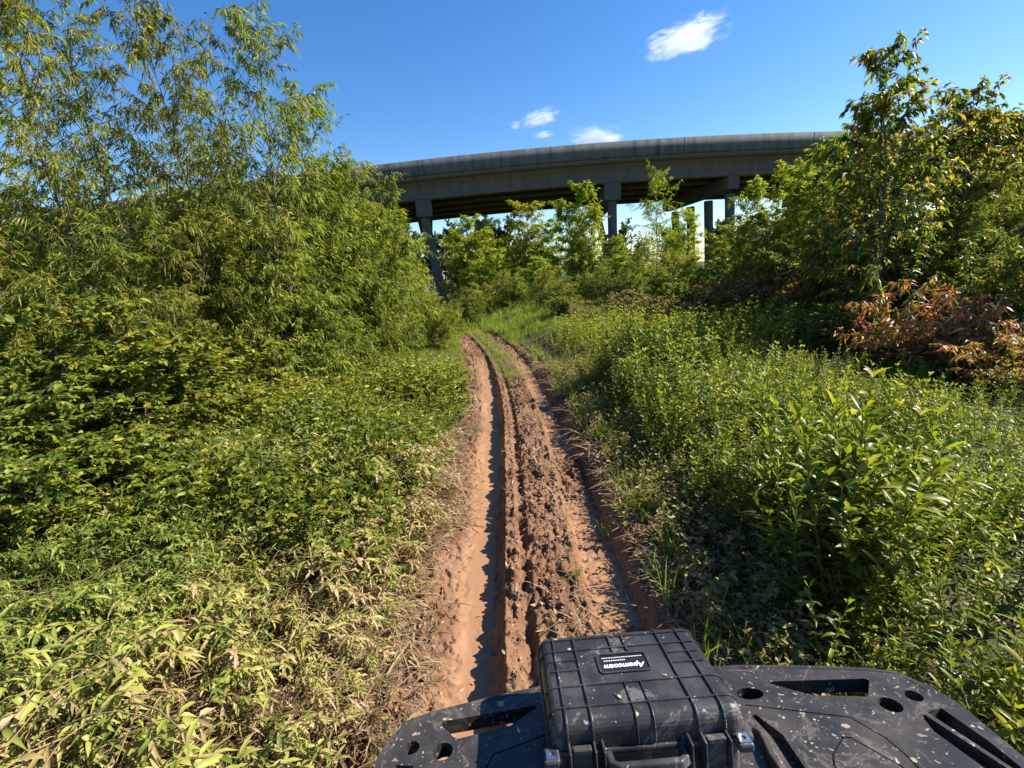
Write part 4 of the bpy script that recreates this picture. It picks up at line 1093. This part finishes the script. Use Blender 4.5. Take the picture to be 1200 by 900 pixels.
# ------------------------------------------------------------------ clouds
def cam_dir(px, py):
    f = 550.0
    v = Vector(((px - 600) / f, (450 - py) / f, -1))
    return (SC.camera.matrix_world.to_3x3() @ v)
def cloud_material(dens, scale):
    m, nt, out = new_mat('cloud_vapour')
    tc = nt.nodes.new('ShaderNodeTexCoord')
    g = nt.nodes.new('ShaderNodeVectorMath'); g.operation = 'LENGTH'; nt.links.new(tc.outputs['Object'], g.inputs[0])
    oi = nt.nodes.new('ShaderNodeObjectInfo'); ad = nt.nodes.new('ShaderNodeVectorMath'); ad.operation = 'ADD'
    mu = mathn(nt, 'MULTIPLY', oi.outputs['Random'], 60.0)
    nt.links.new(tc.outputs['Object'], ad.inputs[0]); nt.links.new(mu, ad.inputs[1])
    n = noise(nt, scale, 9, .68, ad.outputs[0], dist=.5)
    d = mathn(nt, 'SUBTRACT', mathn(nt, 'ADD', mathn(nt, 'MULTIPLY', n, 3.0), -.86), g.outputs['Value'])
    d = mathn(nt, 'MULTIPLY', mathn(nt, 'MAXIMUM', mathn(nt, 'MINIMUM', mathn(nt, 'MULTIPLY', d, 3.0), 1.0), 0.0), dens)
    v = nt.nodes.new('ShaderNodeVolumePrincipled'); v.inputs['Color'].default_value = (1, 1, 1, 1); v.inputs['Anisotropy'].default_value = .2
    nt.links.new(d, v.inputs['Density']); nt.links.new(v.outputs[0], out.inputs['Volume'])
    return m
def cloud(px, py, w, h, rot, label, seed, dist=1600, dens=.05):
    bm = bmesh.new(); bmesh.ops.create_icosphere(bm, subdivisions=3, radius=1.0)
    o = bm_obj('cloud', bm, M_cloud)
    d = cam_dir(px, py); D = dist / d.length * 1.0
    p = SC.camera.matrix_world.translation + d * dist
    o.location = p; k = dist / 550
    o.scale = (w * k / 2, max(w, h) * k * .35, h * k / 2)
    o.rotation_euler = (0, R(rot), math.atan2(-d.x, d.y))
    tag(o, label, 'cloud', 'small white clouds')
M_cloud = cloud_material(.013, 2.3)
cloud(803, 45, 120, 42, -10, 'largest small white cloud high above the middle of the bridge', 1)
cloud(632, 139, 62, 24, -8, 'small white cloud just above the bridge', 2)
cloud(698, 164, 90, 36, 0, 'white cloud peeping over the bridge parapet', 3)
cloud(604, 147, 20, 16, 0, 'tiny cloud puff left of the small cloud above the bridge', 4)
cloud(636, 158, 34, 12, 0, 'thin wisp of cloud below the small cloud above the bridge', 5)

# ------------------------------------------------------------------ render settings
SC.render.engine = 'CYCLES'
SC.view_settings.view_transform = 'Standard'; SC.view_settings.look = 'None'; SC.view_settings.exposure = 1.36; SC.view_settings.gamma = 1
cy = SC.cycles
cy.max_bounces = 8; cy.diffuse_bounces = 3; cy.glossy_bounces = 2; cy.transmission_bounces = 4; cy.transparent_max_bounces = 8; cy.volume_bounces = 14
cy.caustics_reflective = False; cy.caustics_refractive = False
cy.use_denoising = True
cy.sample_clamp_indirect = 6
